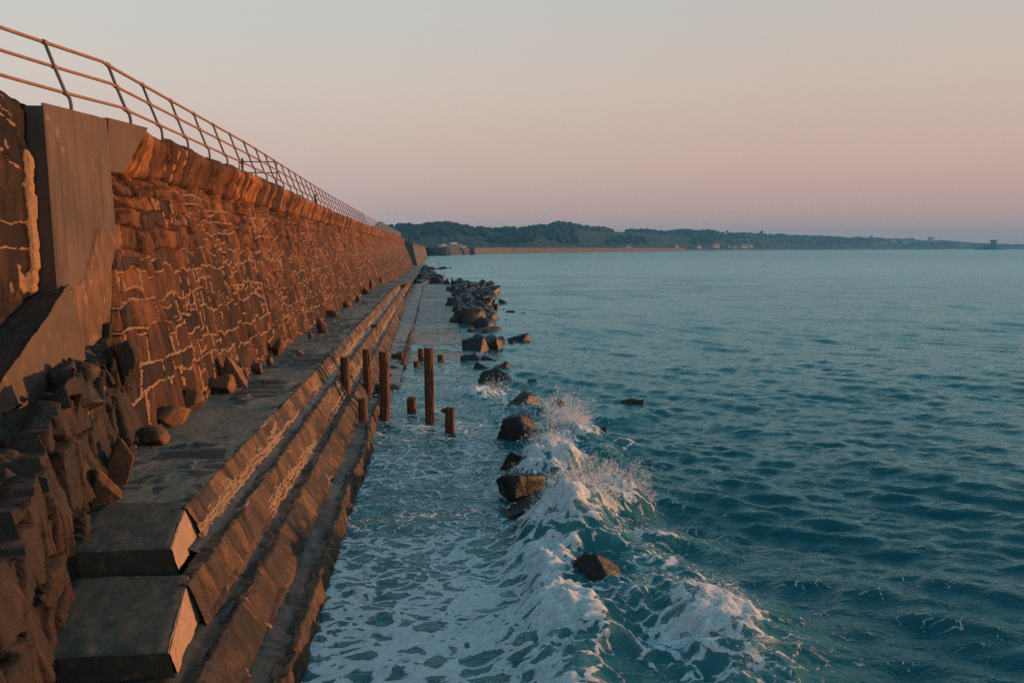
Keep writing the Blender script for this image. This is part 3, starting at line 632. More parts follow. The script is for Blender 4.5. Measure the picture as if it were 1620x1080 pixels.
# ------------------------------------------------------------------ rocks in the sea beside the apron
SR = [  # px, py(water line), w, h, label
 (823, 700, 84, 50, 'large smooth black rock right of the timber stubs, splash behind it'), (818, 752, 62, 42, 'black speckled rock behind the tallest black boulder'),
 (829, 788, 74, 48, 'blackest angular boulder in the foam, middle of the row'), (840, 815, 84, 36, 'grey brown flat rock awash just below the black boulder'),
 (860, 862, 36, 22, 'small dark rock poking out of the white foam'), (948, 948, 110, 48, 'slanting dark rock in the trough of the breaking wave'),
 (822, 648, 66, 32, 'streaming grey rock with water pouring off it'), (842, 610, 32, 12, 'low black rock standing alone off the apron corner'),
 (787, 608, 52, 28, 'dark cube shaped rock splashed white near the apron'), (762, 585, 42, 14, 'flat black rock against the apron edge'),
 (792, 588, 34, 18, 'dark rock behind the splashed cube'), (746, 572, 30, 12, 'small black rock touching the apron edge beside two flat ones'), (772, 569, 28, 8, 'low grey slab awash between two dark rocks'),
 (752, 555, 38, 28, 'chunky dark rock of the middle cluster, left side'), (777, 552, 34, 26, 'pointed dark rock of the middle cluster with a brown face'), (765, 545, 44, 22, 'rock at the back of the middle cluster'), (790, 540, 16, 10, 'orange brown faced stone at the right of the middle cluster'),
 (820, 536, 36, 11, 'low isolated rock out to sea past the middle cluster'), (810, 541, 10, 3, 'sliver of rock awash below the isolated one'),
 (773, 525, 44, 9, 'long low dark rock between the two clusters'), (745, 524, 16, 9, 'small pointed rock left of the long low one'), (750, 515, 14, 10, 'small black rock just above the long low one'),
 (768, 508, 18, 14, 'pale edged rock at the lower tip of the upper cluster'), (779, 505, 20, 14, 'rock with an orange face at the seaward side of the upper cluster'), (735, 505, 28, 14, 'broad dark rock on the apron side of the upper cluster'),
 (740, 498, 30, 14, 'brown topped rock in the upper cluster'), (757, 498, 18, 12, 'wedge rock in the heart of the upper cluster'), (768, 490, 24, 16, 'square dark rock in the upper cluster'), (784, 488, 14, 10, 'dark round rock at the seaward edge of the upper cluster'),
 (811, 496, 18, 6, 'low rock awash out to sea beside the upper cluster'), (800, 507, 8, 3, 'tiny rock awash off the upper cluster'), (825, 497, 14, 3, 'thin dark reef sliver beyond the low awash rock'), (797, 490.5, 8, 2.5, 'speck of rock off the round dark one'),
 (738, 486, 20, 8, 'flat rock with a pool beside it'), (736, 478, 28, 18, 'big rusty brown rock beside the apron'), (755, 478, 18, 18, 'dark upright rock next to the rusty one'), (762, 474, 16, 12, 'small rock over the dark upright one'),
 (722, 470, 14, 14, 'black rock pressed to the apron side'), (728, 462, 22, 16, 'large black rock left of the crest of the pile'), (745, 464, 20, 13, 'dark slab rock on top of the pile'), (772, 466, 20, 15, 'peaked rock at the seaward end of the pile'),
 (798, 477, 16, 5, 'low rock surrounded by white water off the pile'), (780, 474, 14, 4, 'flat rock trailing off the seaward end of the pile'),
 (755, 455, 14, 9, 'rounded rock at the back of the pile'), (742, 451, 14, 8, 'black rock behind the dark slab'), (731, 446, 10, 7, 'small rock at the far top of the pile'), (720, 452, 12, 10, 'dark rock at the far apron corner'),
 (705, 452, 16, 14, 'brown faced boulder at the end of the apron'), (688, 450, 26, 16, 'widest black boulder closing the end of the apron'), (676, 441, 14, 10, 'boulder behind the closing black one'), (694, 441, 16, 10, 'dark boulder above the closing black one'),
 (660, 436, 18, 9, 'black rock left of the far white wash'), (678, 432, 14, 9, 'rock with white water streaming over it at the far end'), (670, 425, 14, 7, 'first rock of the farthest reef by the wall'), (684, 426, 20, 6, 'middle rock of the farthest reef'), (700, 425, 16, 4, 'last low rock of the farthest reef'), (712, 424, 10, 2, 'tiny tip of the farthest reef'),
 (712, 462, 9, 12, 'thin dark rock against the far apron side'), (786, 641, 10, 5, 'tiny black rock awash near the apron corner'), (732, 452, 14, 10, 'tumbled stone in the back of the pile'), (766, 460, 14, 8, 'shallow dome rock right at the back of the pile'),
 (1000, 640, 36, 12, 'dark wet reef stone breaking the surface out to sea'), (890, 641, 44, 10, 'half drowned rock showing through the waves'), (940, 690, 40, 18, 'dark rock behind the white burst of spray'),
]
for i, (px, py, w, h, lab) in enumerate(SR):
    p = at(px, py, 0); s = p.y / F
    W, Hh = w * s * 1.06, h * s
    steep = 1.0 if py > 560 else 1.0
    dep = W * (.85 if py > 560 else 1.1)
    hh = Hh * .82 if py < 560 else Hh * .85
    Ht = hh * 2.3 + .3
    lift = .20 if 850 < px < 960 and py > 850 else 0
    o = rock('sea_rock', (p.x, p.y + dep * .35, hh - Ht / 2 + lift), (W * 1.12, dep, Ht), 900 + i, M_searock, sub=5 if w > 55 else (4 if w > 16 else 3), planes=11, sharp=160)
    tag(o, lab, 'rock', 'dark rocks along the apron')

rs = np.random.RandomState(71)
for i in range(95):
    y = 46 + 58 * rs.rand() ** .9; x = float(apron_r(y)) + .3 + rs.rand() ** 1.2 * np.interp(y, [46, 60, 90, 104], [1.2, 2.3, 4.4, 4.4]); w = rs.uniform(.8, 2.0); h = rs.uniform(.9, 2.1)
    o = rock('sea_rock', (x, y, .15 * rs.rand()), (w, w * rs.uniform(.7, 1.2), h), 1500 + i, M_searock, sub=3, planes=10, sharp=200)
    tag(o, 'small dark stone wedged among the bigger rocks of the pile beside the apron', 'rock', 'small stones of the rock pile')
for i in range(22):
    y = 102 + 50 * rs.rand(); x = -2.2 + rs.rand() * (4.2 - (y - 102) * .05); w = rs.uniform(1.2, 2.6); h = rs.uniform(.8, 1.5)
    o = rock('sea_rock', (x, y, .1), (w, w * 1.1, h), 1600 + i, M_searock, sub=3, planes=10, sharp=200)
    tag(o, 'dark stone in the heap of rocks beyond the end of the apron', 'rock', 'heap of rocks beyond the apron')
# ================================================================== TIMBER POSTS
def timber(px, pyb, pyt, w, z, label, seed, lean=0.0, knob=False, rough=1.0, px_top=None, split=False):
    p = at(px, pyb, z); s = p.y / F; rad = w * s / 2 * .97
    tp = atY(px if px_top is None else px_top, pyt, p.y); h = tp.z - z
    lean = tp.x - p.x if px_top is not None else lean
    z0 = z - .55; n = 40; m_ = max(14, int((h + .55) / .025))
    A_, T = np.meshgrid(np.linspace(0, 2 * math.pi, n + 1), np.linspace(0, 1, m_))
    ca, sa = np.cos(A_), np.sin(A_); zz = z0 + (h + .55) * T
    g = fbm(ca * 3.5 + seed, sa * 3.5, zz * .5, o=3, s=seed); g2 = fbm(ca * 9, sa * 9 + seed, zz * 1.2, o=3, s=seed + 1)
    rr = rad * (1 + .10 * g + .10 * g2 * rough - .34 * ss(.15, .38, g2)) * (1 - .05 * T)
    if split: rr = rr * (1 - .25 * ss(.35, .6, T) * ss(.2, .7, np.cos(A_ - 2.5)))
    topz = .05 * fbm(ca * 2 + 3, sa * 2 + seed, o=3, s=seed + 2)
    Z = zz + topz * ss(.75, 1, T) - .02 * ss(.97, 1, T)
    P = np.stack([rr * ca + lean * T + .012 * fbm(zz * 1.2, zz * 0 + seed, o=2, s=seed), rr * sa, Z - z], -1)
    P[:, -1] = P[:, 0]
    V = P.reshape(-1, 3); q = grid_quads(m_, n + 1)
    rings = []                                # close the worn end grain
    b0 = (m_ - 1) * (n + 1); ring = V[b0:b0 + n + 1]
    cen = ring[:-1].mean(0) - np.array([0, 0, .02 + .02 * (seed % 3)])
    mid_ = ring * .55 + cen * .45 + np.array([0, 0, .012]); 
    V2 = np.concatenate([V, mid_, np.repeat(cen[None], n + 1, 0)])
    i0 = np.arange(n); m0 = len(V)
    q2 = np.stack([b0 + i0, b0 + i0 + 1, m0 + i0 + 1, m0 + i0], -1); q3 = np.stack([m0 + i0, m0 + i0 + 1, m0 + n + 1 + i0 + 1, m0 + n + 1 + i0], -1)
    me = mesh_np('timber_post', V2, np.concatenate([q, q2, q3])); o = link('timber_post', me, M_wood); o.location = (p.x, p.y, z)
    tag(o, label, 'timber post', 'old timber posts')
    if knob:
        k = rock('stub_arm', (-rad * 1.15, -.02, h * .86), (.20, .16, .14), seed + 5, M_wood, sub=3, parent=None); k.parent = o
    return o
timber(680, 668, 549, 16.5, 0, 'tallest weathered post, standing free in the water', 1)
timber(609, 666, 555, 17, 0, 'thick post just right of the bright orange one, foot in the water', 2)
timber(581, 642, 552, 15, .05, 'bright orange sunlit post on the edge of the steps', 3, px_top=580, split=True)
timber(576, 684, 630, 15, 0, 'dark rotted stump in front of the bright orange post', 4, px_top=573, rough=1.6)
timber(547, 622, 564, 16, .78, 'dark post farthest left, standing up on the steps', 5)
timber(593, 549, 513, 12, .33, 'shorter post behind the others, leaning on the far steps', 6)
timber(652, 653, 628, 16, 0, 'short stub alone between the two tall posts', 7)
timber(712, 685, 643, 17, 0, 'stub at the right end with a broken side arm', 8, knob=True)
timber(635, 575, 557, 10, 0, 'small leaning stub at the near end of the low kerb', 9, px_top=633)
timber(666, 571, 551, 10, 0, 'small red brown stub half hidden behind the tallest post', 10)
timber(659, 580, 571, 10, 0, 'tiny cut stub just left of the tallest post', 11)
timber(697, 570, 561, 11, 0, 'rounded knee high stub on the apron right of the tallest post', 12)
timber(625, 571, 559, 12, 0.05, 'low broken stub left of the kerb end', 13)
# broken rubble at the end of the lowest kerb
KR = [(622, 590, 22, 14, 'wet stone nearest the broken kerb end'), (612, 604, 24, 16, 'shaggy brown stone behind the thick post'), (630, 580, 18, 10, 'flat wet stone at the tip of the broken kerb'), (604, 622, 26, 20, 'low brown stone touching the thick post'), (598, 640, 22, 18, 'wet stone beside the bright orange post'), (592, 660, 18, 16, 'dark stone between the orange post and the thick one'), (610, 588, 24, 14, 'mid brown stone on the broken kerb'), (616, 573, 26, 8, 'flat brown stone by the small stubs')]
for i, (px, py, w, h, lab) in enumerate(KR):
    boulder_px(px, py, w, h, 0.0, lab, 1300 + i, mat=M_tumble if 'M_tumble' in globals() else M_rubble, sub=4, sink=.4, group='stones of the broken kerb', cat='stone')

# ================================================================== RAILINGS
rail = tag(empty('railing', (-5.5, 12, WTOP)), 'rusty three bar tube railing with blue grey posts on top of the stone wall', 'railing')
HT = [.28, .67, 1.03]; LEAN = [-.04, -.18, -.30]
def bx_(Y): return np.interp(Y, [11.5, 12.4, 13.31, 14.6, 15.2, 200], [-6.25, -5.95, -5.58, -5.25, -5.27, -5.27]) + wg(Y, 7)
def bz_(Y): return np.interp(Y, [11.5, 13.3, 15, 200], [WTOP + .06, WTOP - .02, WTOP, WTOP])
ysr = list(np.arange(11.0, 15.6, .3)) + list(np.arange(16.5, 78.4, 1.68))
names = ['bottom_rail', 'middle_rail', 'top_rail']
for kx in range(3):
    b = MB(); b.tube([(float(bx_(y)) + LEAN[kx], y, float(bz_(y)) + HT[kx]) for y in ysr], .026 if kx < 2 else .029, 8); b.build(names[kx], M_rust, rail, True)
posts = [13.31, 14.89] + [14.89 + 1.68 * i for i in range(1, 38)]
for i, y in enumerate(posts):
    x = float(bx_(y)); z = float(bz_(y)); b = MB()
    b.tube([(x + .03, y, z - .06), (x + .03, y, z + .10), (x + .015, y, z + .2), (x + LEAN[0], y, z + HT[0]), (x + LEAN[1], y, z + HT[1]), (x + LEAN[2], y, z + HT[2])], .026 if i > 1 else .028, 8)
    po = b.build('post', M_post if i in (0, 1, 2, 9, 10, 13, 16, 20) else M_rust, rail, True)
    if i < 16:
        for kx in range(3):
            b = MB(); c = Vector((x + LEAN[kx], y, z + HT[kx])); b.tube([c - Vector((0, .055, 0)), c - Vector((0, .045, 0)), c + Vector((0, .045, 0)), c + Vector((0, .055, 0))], [.03, .042, .042, .03], 10)
            j = b.build('joint', M_rust, None, True); j.parent = po
r2 = tag(empty('railing', (-5.5, 80, WTOP)), 'pale newer railing on the far stretch of the wall', 'railing')
for kx in range(3):
    b = MB(); b.tube([(float(bx_(y)) + LEAN[kx] * .6, y, WTOP + HT[kx] * .95) for y in (79, 93, 120, 168)], .035, 6); b.build(names[kx], M_pale, r2)
for y in np.arange(79, 169, 3.0):
    b = MB(); b.tube([(float(bx_(y)), y, WTOP - .05), (float(bx_(y)) + LEAN[2] * .6, y, WTOP + HT[2] * .95)], .03, 6); b.build('post', M_pale, r2)
# short railing beside the landward steps, running inland
r3 = tag(empty('railing', (-5.6, 22.3, WTOP)), 'short grey side railing set square to the main one, further back on the promenade', 'railing')
def side_rail(root, y, x0, x1, z0):
    for h in (.30, .72, 1.12):
        b = MB(); b.tube([(x0, y, z0 + h), (x1, y, z0 + h)], .022, 8); b.build('cross_rail', M_post, root, True)
    for x in (x0, x1):
        b = MB(); b.tube([(x, y, z0 - .05), (x, y, z0 + 1.14)], .024, 8); b.build('post', M_rust, root, True)
side_rail(r3, 31.0, -7.1, -5.75, WTOP - .05)
cl = rock('tied_cloth', (float(bx_(23.29)) + .0, 23.31, WTOP + .20), (.09, .10, .40), 77, M_dark, sub=3)
tag(cl, 'dark cloth tied round a post low on the rusty railing', 'cloth')
cl2 = rock('tied_bag', (float(bx_(40)) - .05, 40.1, WTOP + .28), (.14, .3, .5), 78, M_dark, sub=3)
tag(cl2, 'dark bundle hanging on the railing further along', 'bundle')

# ================================================================== FAR SEA WALLS
def far_wall(pts, top, label, mat, cap=True, batter=.25, name='far_sea_wall', thick=3.0):
    """pts: plan points of the water line"""
    root = tag(empty(name, (pts[0][0], pts[0][1], 0)), label, 'sea wall')
    n = len(pts); b = MB(); c = MB()
    for i in range(n - 1):
        p, q = Vector((*pts[i], 0)), Vector((*pts[i + 1], 0)); d = (q - p).normalized(); nr = Vector((d.y, -d.x, 0))
        if nr.y > 0 and abs(nr.y) > abs(nr.x): nr = -nr
        if nr.x < 0 and abs(nr.x) > abs(nr.y): nr = -nr
        z0, z1 = top[i], top[i + 1]; k = -nr * thick
        b.hexa([p + Vector((0, 0, -1)), q + Vector((0, 0, -1)), q + k + Vector((0, 0, -1)), p + k + Vector((0, 0, -1)),
                p - nr * batter * z0 + Vector((0, 0, z0)), q - nr * batter * z1 + Vector((0, 0, z1)), q + k + Vector((0, 0, z1)), p + k + Vector((0, 0, z0))])
        e = nr * .25
        if cap: c.hexa([p - nr * batter * z0 + e + Vector((0, 0, z0 + .003)), q - nr * batter * z1 + e + Vector((0, 0, z1 + .003)), q + k + Vector((0, 0, z1 + .003)), p + k + Vector((0, 0, z0 + .003)),
                p - nr * batter * z0 + e + Vector((0, 0, z0 + .35)), q - nr * batter * z1 + e + Vector((0, 0, z1 + .35)), q + k + Vector((0, 0, z1 + .35)), p + k + Vector((0, 0, z0 + .35))])
    b.build('wall_face', mat, root)
    if cap: c.build('cap_course', mat, root)
    return root
def pl(px, py): v = at(px, py, 0); return (v.x, v.y)
Q0 = pl(661.5, 420); Q1 = pl(673, 412.5); Q2 = pl(676.5, 403.5)
M_mid = plain('mid_sea_wall', (.10, .08, .07), (.065, .055, .05), .85, .4, (1, 1, .4), .6)
far_wall([Q0, Q1], [5.7, 5.2], 'grey wet stretch of sea wall just past the brown stone wall', M_mid, batter=.26)
far_wall([Q1, Q2], [5.2, 5.3], 'short pale stretch of wall behind the second buttress', M_farwall, batter=.26)
far_wall([Q2, pl(712, 404)], [5.3, 5.0], 'pinkish pale wall section lit beyond the buttresses', M_farwall, batter=.2)
far_wall([pl(713.5, 403.2), pl(750, 402.2)], [5.2, 5.0], 'grey wall section between two dark joints', M_farwall2, batter=.6)
far_wall([pl(752, 402.0), pl(810, 400.6), pl(950, 398.8), pl(1085, 397.2)], [4.9, 5.0, 4.9, 4.7], 'long low pale wall following the far beach', M_farwall, batter=.2)
def buttress(px0, px1, pyb, pyt, label, w=1.6):
    p = at(px0, pyb, 0); q = at(px1, pyb, 0); ztop = atY(px0, pyt, p.y).z
    root = tag(empty('wall_buttress', (p.x, p.y, 0)), label, 'buttress', 'buttresses of the sea wall')
    b = MB(); W = abs(q.x - p.x); t = .30 * ztop
    b.hexa([(p.x - 3, p.y, -.5), (q.x, p.y, -.5), (q.x, p.y + w * 3, -.5), (p.x - 3, p.y + w * 3, -.5), (p.x - 3, p.y, ztop), (q.x - t - W * .3, p.y, ztop), (q.x - t - W * .3, p.y + w * 3, ztop), (p.x - 3, p.y + w * 3, ztop)])
    b.build('pier', M_mid, root)
    c = MB(); c.box((q.x - t - W * .3 - 1.5, p.y + w * 1.5, ztop + .15), (3.4, w * 3 + .3, .29)); c.build('cap_stone', M_mid, root)
buttress(653, 662, 420, 385, 'dark sloping buttress closing the end of the brown wall')
buttress(669, 675, 409.5, 390.5, 'second smaller dark buttress farther along')
buttress(710.5, 714.5, 403.6, 391.5, 'thin dark buttress between the pale and grey wall sections')
buttress(749.5, 752.5, 402.6, 392.5, 'small dark buttress at the start of the long low wall')

# ================================================================== DISTANT LAND
cols = np.linspace(560, 1760, 1200)
base_y = np.interp(cols, [560, 700, 810, 1000, 1090, 1250, 1420, 1600, 1760], [399.5, 399.2, 398.6, 396.9, 396.2, 395.2, 394.8, 394.5, 394.4])
skyl = np.interp(cols, [560, 618, 650, 690, 740, 780, 820, 868, 874, 884, 930, 958, 990, 1040, 1060, 1090, 1130, 1150, 1240, 1330, 1380, 1430, 1480, 1520, 1560, 1600, 1620, 1760],
                 [356, 356, 357, 357, 358, 359, 361, 361, 358, 357, 358, 361, 362, 364, 366, 365, 366, 369, 371, 374, 375, 377, 380, 382, 384, 386, 386, 388])
D0 = H * F / (base_y - 392.5)
dirs = np.array([[ray(c, 392.5).x, ray(c, 392.5).y] for c in cols]); dirs /= np.linalg.norm(dirs, axis=1)[:, None]
cosv = np.array([1 / math.hypot(1, (c - CX) / F) for c in cols])
fr = np.array([0, .02, .05, .10, .16, .20, .25, .30, .36, .42, .50, .58, .66, .74, .82, .90, 1.0, 1.12, 1.3, 1.6])
zfr = np.array([-.03, .01, .03, .05, .06, .09, .16, .27, .40, .52, .64, .73, .81, .87, .93, .97, 1.0, .99, .95, .8])
rel = np.interp(cols, [560, 900, 1100, 1300, 1760], [.45, .42, .35, .3, .25])
P = np.zeros((len(fr), len(cols), 3))
for i, f_ in enumerate(fr):
    D = D0 * (1 + rel * f_); Dt = D0 * (1 + rel)
    ztop_ = (392.5 - skyl) * Dt / F + H - 7
    hh = zfr[i] * ztop_ + (0 if i < 2 else 1) * (fbm(cols * .02, D * .004, o=4, s=3) * 7 * min(1, f_ * 3) + (2 if i > 3 else 0))
    dist = D / cosv
    P[i, :, 0] = dirs[:, 0] * dist; P[i, :, 1] = dirs[:, 1] * dist; P[i, :, 2] = hh
m = Mat('hill_land'); el = m.attr('sid'); n1 = m.noise(.012, 6, .65); n2 = m.noise(.05, 4, .6)
c = m.mix(m.rng(n1, .42, .6), (.018, .03, .024), (.035, .045, .034))
c = m.mix(m.rng(m.math('ADD', el, m.math('MULTIPLY', m.math('SUBTRACT', n2, .5), .25)), .13, .03, sm=True), c, (.19, .14, .095))
c = m.mix(m.rng(n2, .64, .72, 0, .5), c, (.17, .12, .085))
m.set(Base_Color=c, Roughness=.95, Normal=m.bump(n2, .8, 4)); m.b.inputs['Specular IOR Level'].default_value = .1
tag(grid_obj('hills', P, m.m, {'sid': np.repeat(fr[:, None], len(cols), 1)}), kind='structure')
def land_at(px, f_):
    i = min(range(len(cols)), key=lambda k: abs(cols[k] - px)); j = min(len(fr) - 2, max(0, int(np.searchsorted(fr, f_)) - 1)); t = (f_ - fr[j]) / (fr[j + 1] - fr[j])
    return Vector(P[j, i] * (1 - t) + P[j + 1, i] * t)
# the wooded slopes: many crowns read as one mass
v1, f1 = ico(2); rs = np.random.RandomState(9); VV = []; FF = []; nb = 0
def crown(p, r, hgt, sd):
    global nb
    q = v1.copy(); nn = fbm(q[:, 0] * 1.9 + sd, q[:, 1] * 1.9, q[:, 2] * 1.9, o=2, s=sd % 97); q = q * (1 + .42 * nn)[:, None]
    q = q * np.array([r, r, hgt]) + np.array(p); VV.append(q); FF.append(f1 + nb); nb += len(q)
M_leaf = plain('wood_foliage', (.014, .028, .022), (.024, .038, .026), .95, .12, spec=.1)
for i in range(4200):
    px = rs.uniform(600, 1700)
    if rs.rand() < .45: f_ = rs.uniform(.9, 1.05)
    else: f_ = rs.uniform(.30, 1.0)
    clump = vn(np.array([px * .028]), np.array([f_ * 3.0]), s=4)[0]
    sc_ = 1.0 if px < 1130 else .75
    if f_ >= .9 and vn(np.array([px * .05]), np.array([0.0]), s=8)[0] < -.35: continue
    if f_ < .9 and clump < -.1: continue
    p = land_at(px, min(f_, 1.05)); r = rs.uniform(3, 6.5) * sc_; 
    big = 1.0
    if 872 < px < 960 or 1055 < px < 1128: big = 1.35
    if f_ > .9 and px > 1150: big = .7
    crown((p.x, p.y, p.z + r * .35), r * big, r * .8 * big, i)
me = mesh_np('wood', np.concatenate(VV), np.concatenate(FF)); tag(link('wood', me, M_leaf), kind='stuff', label='dark wooded slopes and treeline of the far hills', cat='wood')
# a few trees that stand clear of the skyline
def tree(px, label, hgt, f_=1.0, seed=0):
    p = land_at(px, f_); root = tag(empty('tree', (p.x, p.y, p.z - 1)), label, 'tree', 'lone trees on the skyline')
    b = MB(); b.tube([(p.x, p.y, p.z - 1.5), (p.x + .4, p.y, p.z + hgt * .3), (p.x - .2, p.y, p.z + hgt * .7)], [.9, .6, .25], 7); b.build('trunk', M_wood, root)
    rs = np.random.RandomState(seed); vs_ = []; fs_ = []; n0 = 0
    for k in range(16):
        a = rs.rand() * 6.28; rr = rs.rand() * hgt * .42; zc = p.z + hgt * (.45 + .45 * rs.rand()); q, f_2 = ico(2)
        q = q * (1 + .4 * fbm(q[:, 0] * 2 + k, q[:, 1] * 2, q[:, 2] * 2, o=2, s=seed + k))[:, None] * hgt * (.13 + .1 * rs.rand()) + np.array([p.x + math.cos(a) * rr, p.y + math.sin(a) * rr, zc]); vs_.append(q); fs_.append(f_2 + n0); n0 += len(q)
    link('crown', mesh_np('crown', np.concatenate(vs_), np.concatenate(fs_)), M_leaf, root)
tree(1204, 'round headed tree standing clear right of the long bare field', 13, seed=1)
tree(1149, 'tree at the left end of the bare field on the skyline', 10, seed=2)
tree(1443, 'tree beside the pale house on the right hand ridge', 11, seed=3)
tree(1378, 'small tree left of the ridge top houses', 11, seed=4)
tree(826, 'lone tree on the open skyline above the dunes', 7, seed=5)
tree(676, 'tree at the left where the wood begins', 6, seed=6)

# houses
def house(px, f_, w, h, d, label, roof=None, rz=0.0, flat=False, group='houses on the far shore', zoff=0):
    p = land_at(px, f_); z = p.z - .5 + zoff; root = tag(empty('house', (p.x, p.y, z)), label, 'house', group)
    M = Matrix.Translation(p + Vector((0, 0, -.5 + zoff))) @ Matrix.Rotation(rz, 4, 'Z')
    def T(pts): return [tuple(M @ Vector(q)) for q in pts]
    b = MB(); x, y = w / 2, d / 2
    b.hexa(T([(-x, -y, -4), (x, -y, -4), (x, y, -4), (-x, y, -4), (-x, -y, h), (x, -y, h), (x, y, h), (-x, y, h)])); b.build('wall', M_white, root)
    r = MB()
    if flat:
        r.hexa(T([(-x - .3, -y - .3, h + .01), (x + .3, -y - .3, h + .01), (x + .3, y + .3, h + .01), (-x - .3, y + .3, h + .01), (-x - .3, -y - .3, h + .6), (x + .3, -y - .3, h + .6), (x + .3, y + .3, h + .6), (-x - .3, y + .3, h + .6)]))
    else:
        k = d * .42; r.add(T([(-x - .4, -y - .5, h - .1), (x + .4, -y - .5, h - .1), (x + .4, y + .5, h - .1), (-x - .4, y + .5, h - .1), (-x - .4, 0, h + k), (x + .4, 0, h + k)]), [(0, 1, 5, 4), (2, 3, 4, 5), (0, 4, 3), (1, 2, 5), (0, 3, 2, 1)])
    rf = r.build('roof', roof or M_roof, root)
    n = max(2, int(w / 3.2))
    for i in range(n):
        for lv in range(1 if h < 5 else 2):
            wb = MB(); cx0 = -x + (i + .5) * w / n; wb.add(T([(cx0 - .6, -y - .06, 1.0 + 2.9 * lv), (cx0 + .6, -y - .06, 1.0 + 2.9 * lv), (cx0 + .6, -y - .06, 2.4 + 2.9 * lv), (cx0 - .6, -y - .06, 2.4 + 2.9 * lv), (cx0 - .6, -y + .1, 1.0 + 2.9 * lv), (cx0 + .6, -y + .1, 1.0 + 2.9 * lv), (cx0 + .6, -y + .1, 2.4 + 2.9 * lv), (cx0 - .6, -y + .1, 2.4 + 2.9 * lv)]),
                [(0, 1, 2, 3), (0, 4, 5, 1), (1, 5, 6, 2), (2, 6, 7, 3), (3, 7, 4, 0)]); wb.build('window', M_glass, root)
    return root
HS = [(716, .18, 9, 5, 6, 'tall white block of the terraced villa above the sea wall', None, True, 4), (724, .16, 9, 3, 6, 'middle white wing of the terraced villa', None, True, 2.5), (731, .15, 8, 2.5, 6, 'lowest white wing at the right of the terraced villa', None, True, 2), (704, .19, 17, 2, 6, 'long flat white wing at the left of the terraced villa', None, True, 5),
      (992, .14, 12, 4, 8, 'small white house low on the dunes by the headland', M_roof, False, 1), (1069, .2, 9, 4, 7, 'pale cottage among the dark trees of the headland', M_roof, False, 1),
      (1160, .14, 13, 5, 9, 'white gabled house nearest the water beyond the headland', M_roof, False, 1), (1176, .16, 22, 5, 10, 'widest pale house in the cove', M_redroof, False, 2), (1186, .22, 16, 5, 9, 'pale house behind the widest one in the cove', M_roof, False, 2), (1152, .2, 10, 5, 8, 'little house left of the cove group', M_roof, False, 1),
      (1104, .16, 12, 4, 8, 'pale cottage at the foot of the tall trees', M_redroof, False, 1), (1131, .2, 20, 5, 9, 'red roofed house on the slope behind the headland trees', M_redroof, False, 2),
      (1433, .4, 26, 8, 12, 'big pale house halfway up the right hand ridge', M_redroof, False, 3), (1443, .5, 20, 7, 11, 'second pale house next to the big one', M_roof, False, 3), (1412, .45, 18, 7, 10, 'brownish house left of the big pale one', M_redroof, False, 2), (1472, .85, 26, 9, 12, 'brown house breaking the skyline of the ridge', M_redroof, False, 3),
      (1489, .5, 20, 6, 10, 'low house right of the ridge top one', M_roof, False, 2), (1518, .35, 26, 7, 10, 'white house near the shore toward the tower', M_roof, False, 2), (1528, .4, 22, 7, 10, 'white house with a dark roof beside the shore one', M_roof, False, 3), (1358, 1.0, 34, 5, 12, 'long low building on the skyline', M_roof, True, 2), (1398, .35, 20, 6, 10, 'pale bungalow in the trees below the ridge', M_roof, False, 2)]
for px, f_, w, h, d, lab, rf, flat, zo in HS:
    house(px, f_, w, h, d, lab, rf, rz=.75 + .2 * ((px * 7) % 5) / 5 - math.atan((px - 684) / F), flat=flat, zoff=zo)
# islet with a squat round tower
pi_ = at(1585, 395.0, 0); S = pi_.y / F
isl = rock('islet', (pi_.x, pi_.y + 40, -4), (62 * S, 60, 36), 55, M_searock, sub=5, rz=-.6, planes=14); isl.scale = (1, 1, 1)
tag(isl, kind='structure')
tw = tag(empty('round_tower', (pi_.x + 1, pi_.y + 40, 6)), 'squat round stone tower on the low islet at the right edge', 'tower')
b = MB(); b.tube([(pi_.x + 1, pi_.y + 40, z) for z in (9, 16, 23.0)], [4.6 * S, 4.1 * S, 4.0 * S], 24); b.build('tower_body', M_farwall2, tw, True)
b = MB(); b.tube([(pi_.x + 1, pi_.y + 40, z) for z in (23.01, 24.5, 30.0, 30.01)], [4.0 * S, 5.6 * S, 5.6 * S, 4.9 * S], 24); b.build('parapet', M_farwall2, tw)

# ================================================================== THE SEA
ysg = growth(4.0, 5000, .040, 2.0, 17.0)
def xg():
    o = [-2.1]
    while o[-1] < 8: o.append(o[-1] + .04)
    while o[-1] < 5200: o.append(o[-1] + .04 * (1 + (o[-1] - 8) * .22 + max(0, o[-1] - 60) * .6))
    return np.array(o)
xs = xg(); left = [-2.1]
while left[-1] > -60: left.append(left[-1] - .3 * (1 + abs(left[-1] + 2) * .6))
xs = np.concatenate([np.array(left[1:])[::-1], xs])
Xw, Yw = np.meshgrid(xs, ysg)
dxs = np.gradient(xs)[None, :] * np.ones_like(Yw); dys = np.gradient(ysg)[:, None] * np.ones_like(Xw); stp = np.maximum(dxs * .35, dys)
rs = np.random.RandomState(3); Z = np.zeros_like(Xw); 
shel = 1 - .6 * ss(2.4, 1.2, Xw) * ss(60, 30, Yw)                 # calmer water over the apron
wx = Xw + .5 * fbm(Xw * .15, Yw * .15, o=2, s=1); wy = Yw + .9 * fbm(Xw * .13, Yw * .13, o=2, s=2)
